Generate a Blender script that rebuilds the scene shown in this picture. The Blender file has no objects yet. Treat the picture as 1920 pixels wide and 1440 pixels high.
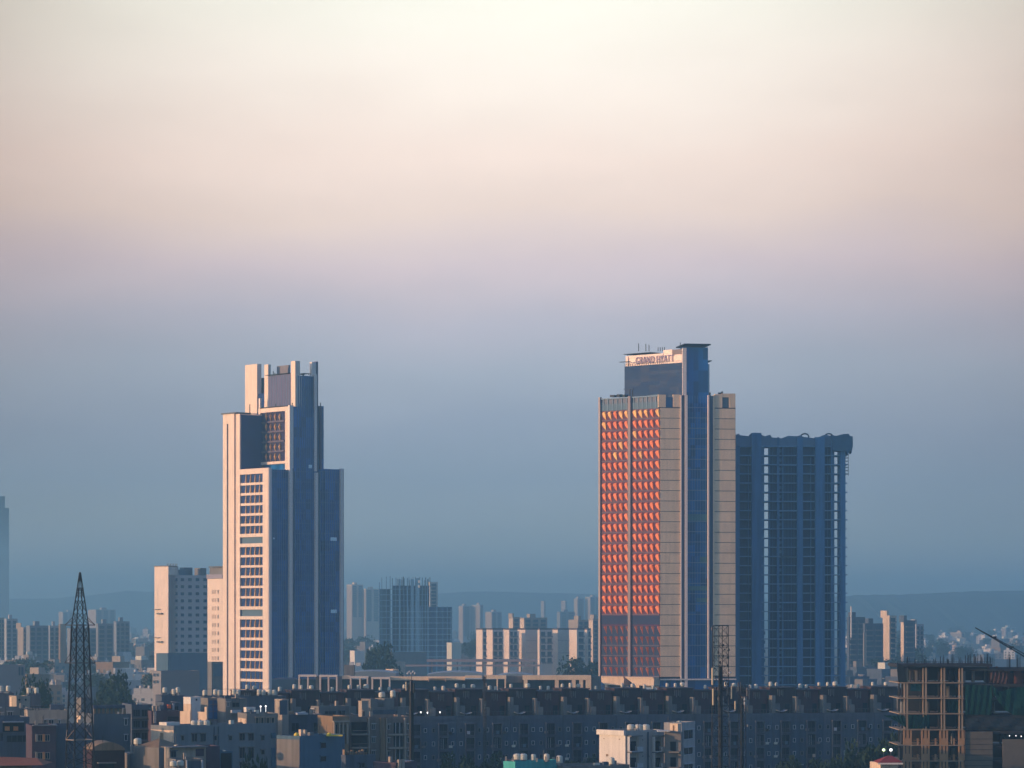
import bpy, bmesh, math, random
from mathutils import Vector
SC = bpy.context.scene
COL = SC.collection
R = math.radians
random.seed(7)
# ---------------------------------------------------------------- camera
F = 5760.0      # focal length in pixels of the 1920 px wide photograph
HY = 1150.0     # horizon row
H = 45.0        # eye height above the ground
cam = bpy.data.cameras.new('camera'); co = bpy.data.objects.new('camera', cam); COL.objects.link(co)
co.location = (0, 0, H); co.rotation_euler = (R(90), 0, 0)
cam.sensor_width = 36; cam.lens = 36 * F / 1920; cam.shift_y = (HY - 720) / 1920
cam.clip_start = 1; cam.clip_end = 60000
SC.camera = co
# ---------------------------------------------------------------- light
SUN_EL, SUN_AZ = 6.5, 16.0        # sun stands at the left, a little to the camera's side
sl = bpy.data.lights.new('sun', 'SUN'); sl.energy = 5.0; sl.angle = R(0.5); sl.color = (1, 0.59, 0.33)
so = bpy.data.objects.new('sun', sl); COL.objects.link(so)
a, e = R(SUN_AZ), R(SUN_EL)
sd = Vector((-math.cos(a) * math.cos(e), -math.sin(a) * math.cos(e), math.sin(e)))
so.rotation_euler = sd.to_track_quat('Z', 'Y').to_euler(); so.location = (-300, 0, 300)
w = bpy.data.worlds.new('World'); SC.world = w; w.use_nodes = True
nt = w.node_tree; N = nt.nodes; L = nt.links; N.clear()
def nn(t, **k):
    n = N.new(t)
    for q, v in k.items(): setattr(n, q, v)
    return n
def mth(op, a, b=None, c=None, clamp=False):
    n = N.new('ShaderNodeMath'); n.operation = op; n.use_clamp = clamp
    for i, v in enumerate((a, b, c)):
        if v is None: continue
        if isinstance(v, (int, float)): n.inputs[i].default_value = v
        else: L.new(v, n.inputs[i])
    return n.outputs[0]
sky = nn('ShaderNodeTexSky', sky_type='NISHITA'); sky.sun_disc = False
sky.sun_elevation = R(SUN_EL); sky.sun_rotation = R(-90 - SUN_AZ)
sky.air_density = 1.2; sky.dust_density = 1.5
tc = nn('ShaderNodeTexCoord'); sx = nn('ShaderNodeSeparateXYZ'); L.new(tc.outputs['Generated'], sx.inputs[0])
az = mth('ARCTAN2', sx.outputs[0], sx.outputs[1])
# thin cloud veil: long flat streaks that shift the bands a little
mp = nn('ShaderNodeMapping'); mp.inputs['Scale'].default_value = (11, 11, 27); L.new(tc.outputs['Generated'], mp.inputs[0])
nz = nn('ShaderNodeTexNoise'); nz.inputs['Scale'].default_value = 1.0; nz.inputs['Detail'].default_value = 4; nz.inputs['Roughness'].default_value = 0.45
L.new(mp.outputs[0], nz.inputs['Vector'])
nzc = mth('SUBTRACT', nz.outputs[0], 0.5)
el = mth('ADD', sx.outputs[2], mth('MULTIPLY', nzc, 0.022))
rp = nn('ShaderNodeValToRGB'); L.new(mth('MULTIPLY', el, 4.0, clamp=True), rp.inputs[0])
SKYR = [(0, (0.5, 0.53, 0.57)),
  (150, (0.415, 0.478, 0.513)),
  (250, (0.35, 0.428, 0.523)),
  (350, (0.385, 0.447, 0.552)),
  (450, (0.485, 0.534, 0.622)),
  (550, (0.606, 0.589, 0.667)),
  (650, (0.821, 0.697, 0.721)),
  (750, (1.024, 0.836, 0.734)),
  (850, (1.136, 0.938, 0.818)),
  (1000, (1.192, 1.083, 0.956)),
  (1150, (1.167, 1.149, 1.002)),
  (1430, (0.956, 0.963, 0.902))]
while len(rp.color_ramp.elements) < len(SKYR): rp.color_ramp.elements.new(0.5)
for i, (dy, c) in enumerate(SKYR):
    rp.color_ramp.elements[i].position = min(1.0, dy / F * 4.0); rp.color_ramp.elements[i].color = (*c, 1)
# the glow is brightest straight ahead and dims to both sides
azo = mth('SUBTRACT', az, 0.005)
glow = mth('SUBTRACT', 1.0, mth('MULTIPLY', mth('MULTIPLY', azo, azo), mth('ADD', 6.0, mth('MULTIPLY', sx.outputs[2], 42.0))), clamp=True)
glow = mth('MAXIMUM', glow, 0.25)
gv = nn('ShaderNodeCombineXYZ'); L.new(mth('POWER', glow, 0.93), gv.inputs[0]); L.new(mth('POWER', glow, 1.09), gv.inputs[1]); L.new(mth('POWER', glow, 1.15), gv.inputs[2])
m0 = nn('ShaderNodeVectorMath', operation='MULTIPLY'); L.new(rp.outputs[0], m0.inputs[0]); L.new(gv.outputs[0], m0.inputs[1])
mp2 = nn('ShaderNodeMapping'); mp2.inputs['Scale'].default_value = (16, 16, 60); L.new(tc.outputs['Generated'], mp2.inputs[0])   # soft wisps
nz2 = nn('ShaderNodeTexNoise'); nz2.inputs['Scale'].default_value = 1.0; nz2.inputs['Detail'].default_value = 5; nz2.inputs['Roughness'].default_value = 0.5; L.new(mp2.outputs[0], nz2.inputs['Vector'])
wisp = mth('ADD', 1.0, mth('MULTIPLY', mth('SUBTRACT', nz2.outputs[0], 0.5), 0.12))
m1 = nn('ShaderNodeVectorMath', operation='SCALE'); L.new(m0.outputs[0], m1.inputs[0]); L.new(wisp, m1.inputs['Scale'])
m2 = nn('ShaderNodeVectorMath', operation='MULTIPLY'); L.new(sky.outputs[0], m2.inputs[0]); m2.inputs[1].default_value = (0.122, 0.185, 0.345)   # clear blue dusk overhead
SKYFILL = m2
fwd = mth('MULTIPLY', mth('SUBTRACT', sx.outputs[1], 0.45), 3.0, clamp=True)
low = mth('MULTIPLY', mth('SUBTRACT', 0.36, sx.outputs[2]), 8.0, clamp=True)
mx = nn('ShaderNodeMix', data_type='RGBA'); L.new(mth('MULTIPLY', fwd, low), mx.inputs[0])
L.new(m2.outputs[0], mx.inputs[6]); L.new(m1.outputs[0], mx.inputs[7])
bg = nn('ShaderNodeBackground'); L.new(mx.outputs[2], bg.inputs[0]); bg.inputs[1].default_value = 1.0
wo = nn('ShaderNodeOutputWorld'); L.new(bg.outputs[0], wo.inputs[0])
SC.view_settings.view_transform = 'Standard'; SC.view_settings.look = 'None'
SC.view_settings.exposure = 0.0; SC.view_settings.gamma = 1.0
SC.cycles.volume_bounces = 2
# ---------------------------------------------------------------- materials
MATS = {}
def mat(name, col, rough=0.85, var=0.12, sc=0.35, metal=0.0, spec=0.3, emit=None, est=0.0, panel=None, streak=0.0, col2=None):
    """procedural material: base colour with weathering noise, optional panel-to-panel variation and rain streaks"""
    if name in MATS: return MATS[name]
    m = bpy.data.materials.new(name); m.use_nodes = True; t = m.node_tree; n = t.nodes; l = t.links
    b = n['Principled BSDF']; b.inputs['Roughness'].default_value = rough; b.inputs['Metallic'].default_value = metal
    b.inputs['Specular IOR Level'].default_value = spec
    g = n.new('ShaderNodeNewGeometry')
    no = n.new('ShaderNodeTexNoise'); no.inputs['Scale'].default_value = sc; no.inputs['Detail'].default_value = 6; no.inputs['Roughness'].default_value = 0.65
    l.new(g.outputs['Position'], no.inputs['Vector'])
    mix = n.new('ShaderNodeMix'); mix.data_type = 'RGBA'
    lo = tuple(c * (1 - var * 1.6) for c in col); hi = tuple(min(1, c * (1 + var * 1.4)) for c in (col2 or col))
    mix.inputs[6].default_value = (*lo, 1); mix.inputs[7].default_value = (*hi, 1)
    l.new(no.outputs[0], mix.inputs[0]); out = mix.outputs[2]
    if streak:
        mpp = n.new('ShaderNodeMapping'); mpp.inputs['Scale'].default_value = (1.3, 1.3, 0.07); l.new(g.outputs['Position'], mpp.inputs[0])
        n2 = n.new('ShaderNodeTexNoise'); n2.inputs['Scale'].default_value = 1.0; n2.inputs['Detail'].default_value = 5; l.new(mpp.outputs[0], n2.inputs['Vector'])
        rr = n.new('ShaderNodeMapRange'); rr.inputs[1].default_value = 0.42; rr.inputs[2].default_value = 0.7; rr.inputs[3].default_value = 1.0; rr.inputs[4].default_value = 1 - streak
        l.new(n2.outputs[0], rr.inputs[0])
        v = n.new('ShaderNodeVectorMath'); v.operation = 'SCALE'; l.new(out, v.inputs[0]); l.new(rr.outputs[0], v.inputs['Scale']); out = v.outputs[0]
    if panel:
        pw, ph, amt = panel
        mpp = n.new('ShaderNodeMapping'); mpp.inputs['Scale'].default_value = (1 / pw, 1 / pw, 1 / ph); l.new(g.outputs['Position'], mpp.inputs[0])
        fl = n.new('ShaderNodeVectorMath'); fl.operation = 'FLOOR'; l.new(mpp.outputs[0], fl.inputs[0])
        wn = n.new('ShaderNodeTexWhiteNoise'); wn.noise_dimensions = '3D'; l.new(fl.outputs[0], wn.inputs[0])
        rr = n.new('ShaderNodeMapRange'); rr.inputs[3].default_value = 1 - amt; rr.inputs[4].default_value = 1 + amt; l.new(wn.outputs[0], rr.inputs[0])
        v = n.new('ShaderNodeVectorMath'); v.operation = 'SCALE'; l.new(out, v.inputs[0]); l.new(rr.outputs[0], v.inputs['Scale']); out = v.outputs[0]
        r2 = n.new('ShaderNodeMapRange'); r2.inputs[3].default_value = rough * 0.7; r2.inputs[4].default_value = min(1, rough * 1.4); l.new(wn.outputs[0], r2.inputs[0])
        l.new(r2.outputs[0], b.inputs['Roughness'])
    l.new(out, b.inputs['Base Color'])
    if emit: b.inputs['Emission Color'].default_value = (*emit, 1); b.inputs['Emission Strength'].default_value = est
    MATS[name] = m; return m
STONE = mat('tower_stone', (0.83, 0.64, 0.51), 0.7, 0.06, 0.2, panel=(2.5, 3.8, 0.06), streak=0.12)
STONE2 = mat('beige_panel', (0.88, 0.60, 0.38), 0.6, 0.07, 0.25, panel=(3.0, 3.6, 0.06), streak=0.12)
GLASS = mat('blue_curtain_glass', (0.006, 0.105, 0.31), 0.16, 0.18, 0.08, spec=0.42, panel=(1.7, 3.8, 0.42))
GLASS2 = mat('dusk_grey_glass', (0.015, 0.045, 0.16), 0.5, 0.15, 0.08, spec=0.08, panel=(2.4, 3.8, 0.12))
GLASSP = mat('pale_glass', (0.12, 0.18, 0.23), 0.8, 0.1, 0.2, spec=0.05)
MULL = mat('mullion_metal', (0.11, 0.21, 0.32), 0.5, 0.1, 1.0)
FIN = mat('pale_fin', (0.88, 0.70, 0.60), 0.6, 0.05, 0.3)
PURP = mat('plum_spandrel', (0.115, 0.085, 0.12), 0.55, 0.1, 0.4)
GLOW_ORANGE = mat('sun_glow_orange', (1.0, 0.25, 0.09), 0.36, 0.12, 0.5, metal=0.1, spec=0.5, panel=(1.0, 1.8, 0.14))  # sun reflected in the facet glass, put into the base colour
GLOW_AMBER = mat('sun_glow_amber', (1.0, 0.50, 0.17), 0.36, 0.12, 0.5, metal=0.1, spec=0.5, panel=(1.0, 1.9, 0.16))  # yellower sun glow, painted as the colour of fins and some facets
DARK = mat('dark_recess', (0.02, 0.025, 0.04), 0.8, 0.1)
CONC = mat('raw_concrete', (0.20, 0.19, 0.18), 0.9, 0.16, 0.4, streak=0.25)
CONCD = mat('shade_dark_concrete', (0.036, 0.036, 0.042), 0.9, 0.2, 0.4, streak=0.2)  # shade inside the open floors put into a darker concrete colour
STEEL = mat('grey_steel', (0.10, 0.10, 0.105), 0.55, 0.15, 2.0, metal=0.3)
STEELD = mat('dark_steel', (0.006, 0.007, 0.012), 0.6, 0.2, 2.0)
MAROON = mat('maroon_sheet', (0.085, 0.026, 0.034), 0.7, 0.25, 0.6, streak=0.3)
MAROON2 = mat('faded_maroon', (0.055, 0.028, 0.038), 0.75, 0.25, 0.6, streak=0.3)
GREYW = mat('grey_render', (0.21, 0.19, 0.175), 0.9, 0.14, 0.35, streak=0.3)
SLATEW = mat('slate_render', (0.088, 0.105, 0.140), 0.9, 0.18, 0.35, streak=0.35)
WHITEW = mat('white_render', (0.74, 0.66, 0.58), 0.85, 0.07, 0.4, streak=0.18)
PEACHW = mat('peach_render', (0.72, 0.53, 0.38), 0.85, 0.1, 0.4, streak=0.2)
BROWNW = mat('brown_render', (0.26, 0.17, 0.105), 0.9, 0.15, 0.5, streak=0.3)
BEIGEW = mat('beige_render', (0.40, 0.32, 0.25), 0.85, 0.12, 0.4, streak=0.25)
PURW = mat('plum_render', (0.085, 0.055, 0.075), 0.85, 0.14, 0.4, streak=0.25)
BLUEW = mat('blue_render', (0.075, 0.14, 0.20), 0.8, 0.12, 0.4, streak=0.25)
WIN = mat('window_glass', (0.006, 0.010, 0.022), 0.18, 0.2, 1.5, spec=0.16)
FRAMEW = mat('window_frame_white', (0.45, 0.45, 0.46), 0.6, 0.08, 1.0)
FRAMED = mat('window_frame_dark', (0.04, 0.04, 0.05), 0.6, 0.1, 1.0)
CREAM = mat('cream_plastic', (0.62, 0.57, 0.46), 0.5, 0.10, 0.6)
BLACKT = mat('black_plastic', (0.008, 0.008, 0.012), 0.5, 0.2, 1.0)
TEAL = mat('teal_paint', (0.06, 0.42, 0.38), 0.7, 0.12, 0.5, streak=0.2)
NET = mat('green_site_net', (0.003, 0.026, 0.024), 0.95, 0.3, 0.9, spec=0.05, col2=(0.005, 0.036, 0.03))
NETB = mat('slate_site_net', (0.016, 0.024, 0.034), 0.9, 0.3, 0.9)
BRICK = mat('red_brick', (0.20, 0.075, 0.050), 0.9, 0.2, 1.2)
BRICKT = mat('tan_brick', (0.36, 0.20, 0.10), 0.9, 0.16, 1.2)
TERRA = mat('terracotta_tile', (0.34, 0.10, 0.045), 0.8, 0.2, 1.4)
REDROOF = mat('red_roof_tile', (0.30, 0.035, 0.03), 0.8, 0.15, 1.4)
YELLOW = mat('yellow_tarpaulin', (0.85, 0.60, 0.06), 0.6, 0.1, 1.0)
ORANGE = mat('orange_paint', (1.0, 0.16, 0.04), 0.6, 0.1, 1.0)
LAMP = mat('lamp_glow', (1, 1, 1), 0.5, 0.0, emit=(1, 0.97, 0.92), est=2.2)
LAMPG = mat('lamp_glow_green', (1, 1, 0.8), 0.5, 0.0, emit=(0.75, 1, 0.45), est=2.0)
SHUT = mat('orange_shutter', (0.55, 0.22, 0.07), 0.7, 0.1, 1.0)
BARK = mat('bark', (0.05, 0.04, 0.03), 0.95, 0.2, 3)
LEAF = mat('leaves', (0.012, 0.030, 0.020), 0.9, 0.45, 0.35, spec=0.08, col2=(0.028, 0.048, 0.022))
RUST = mat('rusty_red', (0.040, 0.013, 0.016), 0.8, 0.2, 1)
# ---------------------------------------------------------------- helpers
def X(px, D): return (px - 960.0) / F * D
def Z(py, D): return H + (HY - py) / F * D
class MB:
    def __init__(s): s.v = []; s.f = []; s.m = []
    def quad8(s, p, mi=0):
        o = len(s.v); s.v += [tuple(q) for q in p]
        for f in ((0, 3, 2, 1), (4, 5, 6, 7), (0, 1, 5, 4), (1, 2, 6, 5), (2, 3, 7, 6), (3, 0, 4, 7)):
            s.f.append(tuple(o + i for i in f)); s.m.append(mi)
    def box(s, x0, x1, y0, y1, z0, z1, mi=0):
        s.quad8([(x0, y0, z0), (x1, y0, z0), (x1, y1, z0), (x0, y1, z0), (x0, y0, z1), (x1, y0, z1), (x1, y1, z1), (x0, y1, z1)], mi)
        return s
    def prism(s, poly, z0, z1, mi=0):
        n = len(poly); o = len(s.v)
        s.v += [(p[0], p[1], z0) for p in poly] + [(p[0], p[1], z1) for p in poly]
        s.f.append(tuple(o + i for i in reversed(range(n)))); s.m.append(mi)
        s.f.append(tuple(o + n + i for i in range(n))); s.m.append(mi)
        for i in range(n):
            j = (i + 1) % n; s.f.append((o + i, o + j, o + n + j, o + n + i)); s.m.append(mi)
        return s
    def faces(s, vs, fs, mi=0):
        o = len(s.v); s.v += [tuple(p) for p in vs]
        for f in fs: s.f.append(tuple(o + i for i in f)); s.m.append(mi)
        return s
    def tube(s, p0, p1, r, n=6, mi=0, r1=None):
        p0 = Vector(p0); p1 = Vector(p1); d = (p1 - p0)
        if d.length < 1e-6: return s
        d.normalize(); u = d.cross(Vector((0, 0, 1)) if abs(d.z) < 0.95 else Vector((1, 0, 0))).normalized(); v = d.cross(u)
        r1 = r if r1 is None else r1; o = len(s.v)
        for P, rr in ((p0, r), (p1, r1)):
            for i in range(n):
                t = 2 * math.pi * i / n; s.v.append(tuple(P + u * math.cos(t) * rr + v * math.sin(t) * rr))
        for i in range(n):
            j = (i + 1) % n; s.f.append((o + i, o + j, o + n + j, o + n + i)); s.m.append(mi)
        s.f.append(tuple(o + i for i in reversed(range(n)))); s.m.append(mi)
        s.f.append(tuple(o + n + i for i in range(n))); s.m.append(mi)
        return s
    def lathe(s, c, prof, n=12, mi=0):
        o = len(s.v)
        for r, z in prof:
            for i in range(n):
                t = 2 * math.pi * i / n; s.v.append((c[0] + r * math.cos(t), c[1] + r * math.sin(t), c[2] + z))
        for k in range(len(prof) - 1):
            for i in range(n):
                j = (i + 1) % n; s.f.append((o + k * n + i, o + k * n + j, o + (k + 1) * n + j, o + (k + 1) * n + i)); s.m.append(mi)
        s.f.append(tuple(o + i for i in reversed(range(n)))); s.m.append(mi)
        q = o + (len(prof) - 1) * n; s.f.append(tuple(q + i for i in range(n))); s.m.append(mi)
        return s
    def build(s, name, mats, parent=None, label=None, cat=None, group=None, kind=None, loc=None):
        if not isinstance(mats, (list, tuple)): mats = [mats]
        L0 = loc or (tuple(parent['_loc']) if parent is not None else (0, 0, 0))
        me = bpy.data.meshes.new(name)
        me.from_pydata([(v[0] - L0[0], v[1] - L0[1], v[2] - L0[2]) for v in s.v], [], s.f)
        for m in mats: me.materials.append(m)
        if len(mats) > 1: me.polygons.foreach_set('material_index', s.m)
        me.update()
        o = bpy.data.objects.new(name, me); COL.objects.link(o)
        if parent is not None: o.parent = parent; o['_loc'] = list(L0)
        elif loc: o.location = loc
        if parent is None: o['_loc'] = list(L0)
        tag(o, label, cat, group, kind)
        return o
def tag(o, label=None, cat=None, group=None, kind=None):
    if label: o['label'] = label
    if cat: o['category'] = cat
    if group: o['group'] = group
    if kind: o['kind'] = kind
def empty(name, loc, label, cat, group=None):
    o = bpy.data.objects.new(name, None); COL.objects.link(o); o.location = loc; o['_loc'] = list(loc)
    tag(o, label, cat, group); return o
def copytree(o, loc=None, rz=None, parent=None, label=None, scale=None):
    c = o.copy(); COL.objects.link(c)
    if parent is not None: c.parent = parent
    if loc is not None: c.location = loc
    if rz is not None: c.rotation_euler = (0, 0, rz)
    if scale is not None: c.scale = scale
    if label: c['label'] = label
    for ch in list(o.children): copytree(ch, parent=c)
    return c
class Wall:
    """a vertical plane from P0 to P1 (left to right seen from outside); u along it, d outwards"""
    def __init__(s, P0, P1):
        s.o = Vector((P0[0], P0[1])); q = Vector((P1[0], P1[1])) - s.o; s.L = q.length; s.u = q.normalized(); s.n = Vector((s.u.y, -s.u.x))
    def at(s, px, d=0.0):
        k = (px - 960.0) / F; o = s.o + s.n * d
        return (k * o.y - o.x) / (s.u.x - k * s.u.y)
    def D(s, u): return s.o.y + s.u.y * u
    def P(s, u, d, z):
        q = s.o + s.u * u + s.n * d; return (q.x, q.y, z)
    def z(s, py, u): return Z(py, s.D(u))
    def box(s, mb, u0, u1, z0, z1, d0, d1, mi=0):
        mb.quad8([s.P(u0, d1, z0), s.P(u1, d1, z0), s.P(u1, d0, z0), s.P(u0, d0, z0), s.P(u0, d1, z1), s.P(u1, d1, z1), s.P(u1, d0, z1), s.P(u0, d0, z1)], mi)
        return mb
    def pbox(s, mb, px0, px1, py0, py1, d0, d1, mi=0):
        u0, u1 = s.at(px0), s.at(px1); um = (u0 + u1) / 2
        return s.box(mb, u0, u1, s.z(py1, um), s.z(py0, um), d0, d1, mi)
def corner(xl, xc, xr, D, th, dl=None, dr=None):
    """rectangular footprint with its near corner at column xc, depth D; left face reaches column xl, right face xr"""
    t = R(th); P = Vector((X(xc, D), D)); l = Vector((-math.cos(t), math.sin(t))); r = Vector((math.sin(t), math.cos(t)))
    def ln(px, v):
        k = (px - 960.0) / F; return (k * P.y - P.x) / (v.x - k * v.y)
    Ll = dl if dl else ln(xl, l); Lr = dr if dr else ln(xr, r)
    A = P + l * Ll; B = P + r * Lr; C = A + r * Lr
    return P, A, B, C, Wall(A, P), Wall(P, B)
def add_window(root, W, px0, px1, py0, py1, frame=None, glass=None, name='window', sill=True, fr=0.09, bars=1):
    u0, u1 = W.at(px0), W.at(px1); um = (u0 + u1) / 2; z0, z1 = W.z(py1, um), W.z(py0, um)
    return add_win_u(root, W, u0, u1, z0, z1, frame, glass, name, sill, fr, bars)
def add_win_u(root, W, u0, u1, z0, z1, frame=None, glass=None, name='window', sill=True, fr=0.09, bars=1):
    mb = MB(); frame = frame or FRAMEW; glass = glass or WIN
    W.box(mb, u0 + fr, u1 - fr, z0 + fr, z1 - fr, -0.05, 0.03, 1)
    W.box(mb, u0, u0 + fr, z0, z1, -0.05, 0.10); W.box(mb, u1 - fr, u1, z0, z1, -0.05, 0.10)
    W.box(mb, u0 + fr, u1 - fr, z1 - fr, z1, -0.05, 0.10); W.box(mb, u0 + fr, u1 - fr, z0, z0 + fr, -0.05, 0.10)
    for k in range(bars):
        c = u0 + (u1 - u0) * (k + 1) / (bars + 1); W.box(mb, c - 0.035, c + 0.035, z0 + fr, z1 - fr, 0.031, 0.08)
    if sill: W.box(mb, u0 - 0.15, u1 + 0.15, z1 + 0.002, z1 + 0.12, -0.05, 0.45)
    return mb.build(name, [frame, glass], root)
def block(name, label, cat, xl, xc, xr, ytop, D, th, wm, group=None, dl=None, dr=None, par=0.8, z0=0.0, parmat=None, ztop=None):
    P, A, B, C, WL, WR = corner(xl, xc, xr, D, th, dl, dr)
    zt = Z(ytop, D) if ztop is None else ztop
    root = empty(name, (P.x, P.y, 0), label, cat, group)
    MB().prism([A, P, B, C], z0, zt - par).build('wall', wm, root)
    if par > 0:
        mb = MB(); t = 0.22
        WL.box(mb, 0, WL.L, zt - par, zt, -t, 0.04); WR.box(mb, 0.0, WR.L, zt - par + 0.002, zt - 0.002, -t, 0.042)
        WB = Wall(B, C); WB.box(mb, 0, WB.L, zt - par + 0.001, zt - 0.001, -t, 0.03)
        WC = Wall(C, A); WC.box(mb, 0, WC.L, zt - par + 0.003, zt - 0.003, -t, 0.03)
        mb.build('parapet', parmat or wm, root)
    if D < 680 and z0 == 0 and WR.L > 3.5:      # pipes, cooler boxes and sheets lying about on the near roofs
        q = random.Random(int(xr * 7 + ytop)); zr = zt - par
        for i in range(min(6, 2 + int(WR.L / 4))):
            u = q.uniform(.6, WR.L - 1.2); d = -q.uniform(.8, 3.5); t_ = q.random(); mb = MB()
            if t_ < .40: WR.box(mb, u, u + .07, zr, zr + par + q.uniform(.7, 2.4), d, d + .07); nm, m_ = 'roof_pole', (STEEL, STEELD)[i % 2]
            elif t_ < .70: WR.box(mb, u, u + q.uniform(.7, 1.1), zr, zr + par + q.uniform(.1, .6), d - .6, d); nm, m_ = 'cooler_box', (GREYW, CREAM, SLATEW)[i % 3]
            elif t_ < .85: WR.box(mb, u, u + q.uniform(1, 2.2), zr + par + .1, zr + par + .16, d - 1, d); WR.box(mb, u + .02, u + .1, zr, zr + par + .1, d - .1, d - .02); nm, m_ = 'roof_sheet', (STEEL, BROWNW, FRAMEW)[i % 3]
            else: WR.box(mb, u, u + .5, zr, zr + par + .9, d - .5, d); nm, m_ = 'roof_stub', BEIGEW
            mb.build(nm, m_, root)
    return root, WL, WR, zt
def balcony(root, W, u0, u1, z0, h=1.0, dep=1.1, wm=None, door=None, rail=None, dh=2.2):
    mb = MB(); W.box(mb, u0, u1, z0 - 0.15, z0, -0.05, dep)
    b = mb.build('balcony', wm or GREYW, root)
    mb = MB(); W.box(mb, u0 + 0.05, u1 - 0.05, z0 + h - 0.07, z0 + h, dep - 0.08, dep - 0.02)
    n = max(3, int((u1 - u0) / 0.35))
    for i in range(n + 1):
        c = u0 + 0.05 + (u1 - u0 - 0.1) * i / n; W.box(mb, c - 0.02, c + 0.02, z0 + 0.001, z0 + h - 0.07, dep - 0.07, dep - 0.03)
    mb.build('railing', rail or STEEL, b)
    mb = MB(); W.box(mb, u0 + 0.25, u1 - 0.25, z0 + 0.002, z0 + dh, -0.05, 0.04, 1)
    W.box(mb, u0 + 0.17, u0 + 0.25, z0 + 0.002, z0 + dh, -0.05, 0.1); W.box(mb, u1 - 0.25, u1 - 0.17, z0 + 0.002, z0 + dh, -0.05, 0.1)
    c = (u0 + u1) / 2; W.box(mb, c - 0.04, c + 0.04, z0 + 0.002, z0 + dh, 0.041, 0.1)
    mb.build('balcony_door', [door or FRAMED, WIN], root)
# ---------------------------------------------------------------- ground, hills, haze
g = MB(); g.box(-14000, 14000, -600, 15000, -1, 0)
GR = mat('dusty_ground', (0.055, 0.060, 0.045), 0.95, 0.4, 0.012, col2=(0.13, 0.11, 0.08))
g.build('ground', GR, kind='structure', label='flat dusty ground with scrub under the city')
HILL = mat('scrub_hill', (0.050, 0.070, 0.050), 0.95, 0.35, 0.004)
def ridge(name, D, pts, label, seed, depth=900):
    rng = random.Random(seed); mb = MB(); xs = []
    n = 140; x0, x1 = pts[0][0], pts[-1][0]
    rows = []
    for i in range(n + 1):
        px = x0 + (x1 - x0) * i / n
        for a, b in zip(pts, pts[1:]):
            if a[0] <= px <= b[0]: t = (px - a[0]) / (b[0] - a[0]); py = a[1] + (b[1] - a[1]) * t; break
        h = max(2, Z(py, D)) + rng.uniform(-1.2, 1.2)
        x = X(px, D); rows.append([(x, D - depth, 0), (x + rng.uniform(-9, 9), D - depth * 0.55, h * 0.45 + rng.uniform(-3, 3)), (x, D - depth * 0.2, h * 0.86 + rng.uniform(-2, 2)), (x, D, h), (x, D + depth, 0)])
    v = [p for r_ in rows for p in r_]; f = []
    for i in range(n):
        for k in range(4): o = i * 5 + k; f.append((o, o + 5, o + 6, o + 1))
    mb.faces(v, f); mb.build(name, HILL, kind='structure', label=label)
ridge('hill', 9500, [(-1400, 1150), (-700, 1128), (100, 1122), (170, 1116), (235, 1108), (300, 1110), (420, 1118), (640, 1122), (800, 1114), (880, 1109), (1000, 1111), (1120, 1114), (1400, 1122), (1700, 1130), (2300, 1140)], 'low hazy ridge on the horizon behind the beige apartment blocks', 3)
ridge('hill', 6600, [(1280, 1149), (1450, 1130), (1560, 1120), (1600, 1116), (1680, 1115), (1740, 1112), (1800, 1110), (1850, 1108), (1920, 1107), (2150, 1104), (2500, 1118), (2900, 1147)], 'darker wooded ridge rising behind the right edge of the skyline', 5)
hz = MB(); hz.box(-9000, 9000, -550, 12500, -2, 175)
HM = bpy.data.materials.new('haze_air'); HM.use_nodes = True; t = HM.node_tree; t.nodes.clear()
pv = t.nodes.new('ShaderNodeVolumePrincipled'); pv.inputs['Color'].default_value = (0.47, 0.85, 1.0, 1)
pv.inputs['Density'].default_value = 0.00026; pv.inputs['Anisotropy'].default_value = 0.6
om = t.nodes.new('ShaderNodeOutputMaterial'); t.links.new(pv.outputs[0], om.inputs['Volume'])
hz.build('haze', HM, kind='stuff', label='even blue evening haze between the buildings')
# ================================================================ left tower
O = Vector((X(505, 1130), 1130)); AA = Vector((math.cos(R(50)), -math.sin(R(50)))); BB = Vector((math.sin(R(50)), math.cos(R(50))))
def LP(a, b): return O + AA * a + BB * b
def lrect(a0, a1, b0, b1): return [LP(a0, b1), LP(a0, b0), LP(a1, b0), LP(a1, b1)]
def zl(py, D=1130): return Z(py, D)
T1 = empty('office_tower', (O.x, O.y, 0), 'stepped tower of pale stone and blue glass with tall blades on its roof', 'tower')
WF = Wall(LP(-18, 0), LP(0, 0))             # lit front face of the low wing
z98 = zl(877)
# masses
def mass(nm, m, a0, a1, b0, b1, z0, z1): return MB().prism(lrect(a0, a1, b0, b1), z0, z1).build(nm, m, T1)
mass('lower_wing', GLASS, -17.9, -0.05, 0.35, 9.85, 0, z98 - 0.6)
mass('glass_core', GLASS2, -33, -17.2, 10.6, 30, 0, zl(779, 1150))
mass('fin_block', GLASS, -17, -0.06, 10.4, 21.2, 0, zl(764, 1137))
mass('upper_block', GLASS, -13.6, -0.7, 13.0, 21.4, zl(764, 1137) - 1, zl(703, 1137))
mass('rear_block', GLASS, -15, -0.5, 21.5, 25.2, 0, zl(761, 1145))
mass('right_wing', GLASS, -20, -0.05, 25.3, 34.2, 0, zl(880, 1150))
mass('side_slab', STONE, -26.3, -19.0, 0.1, 10.3, 0, zl(776, 1145))
MB().prism(lrect(-19.0, -18.85, .7, 10.25), 0, zl(778, 1145)).build('side_glazing', GLASS2, T1)
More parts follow.
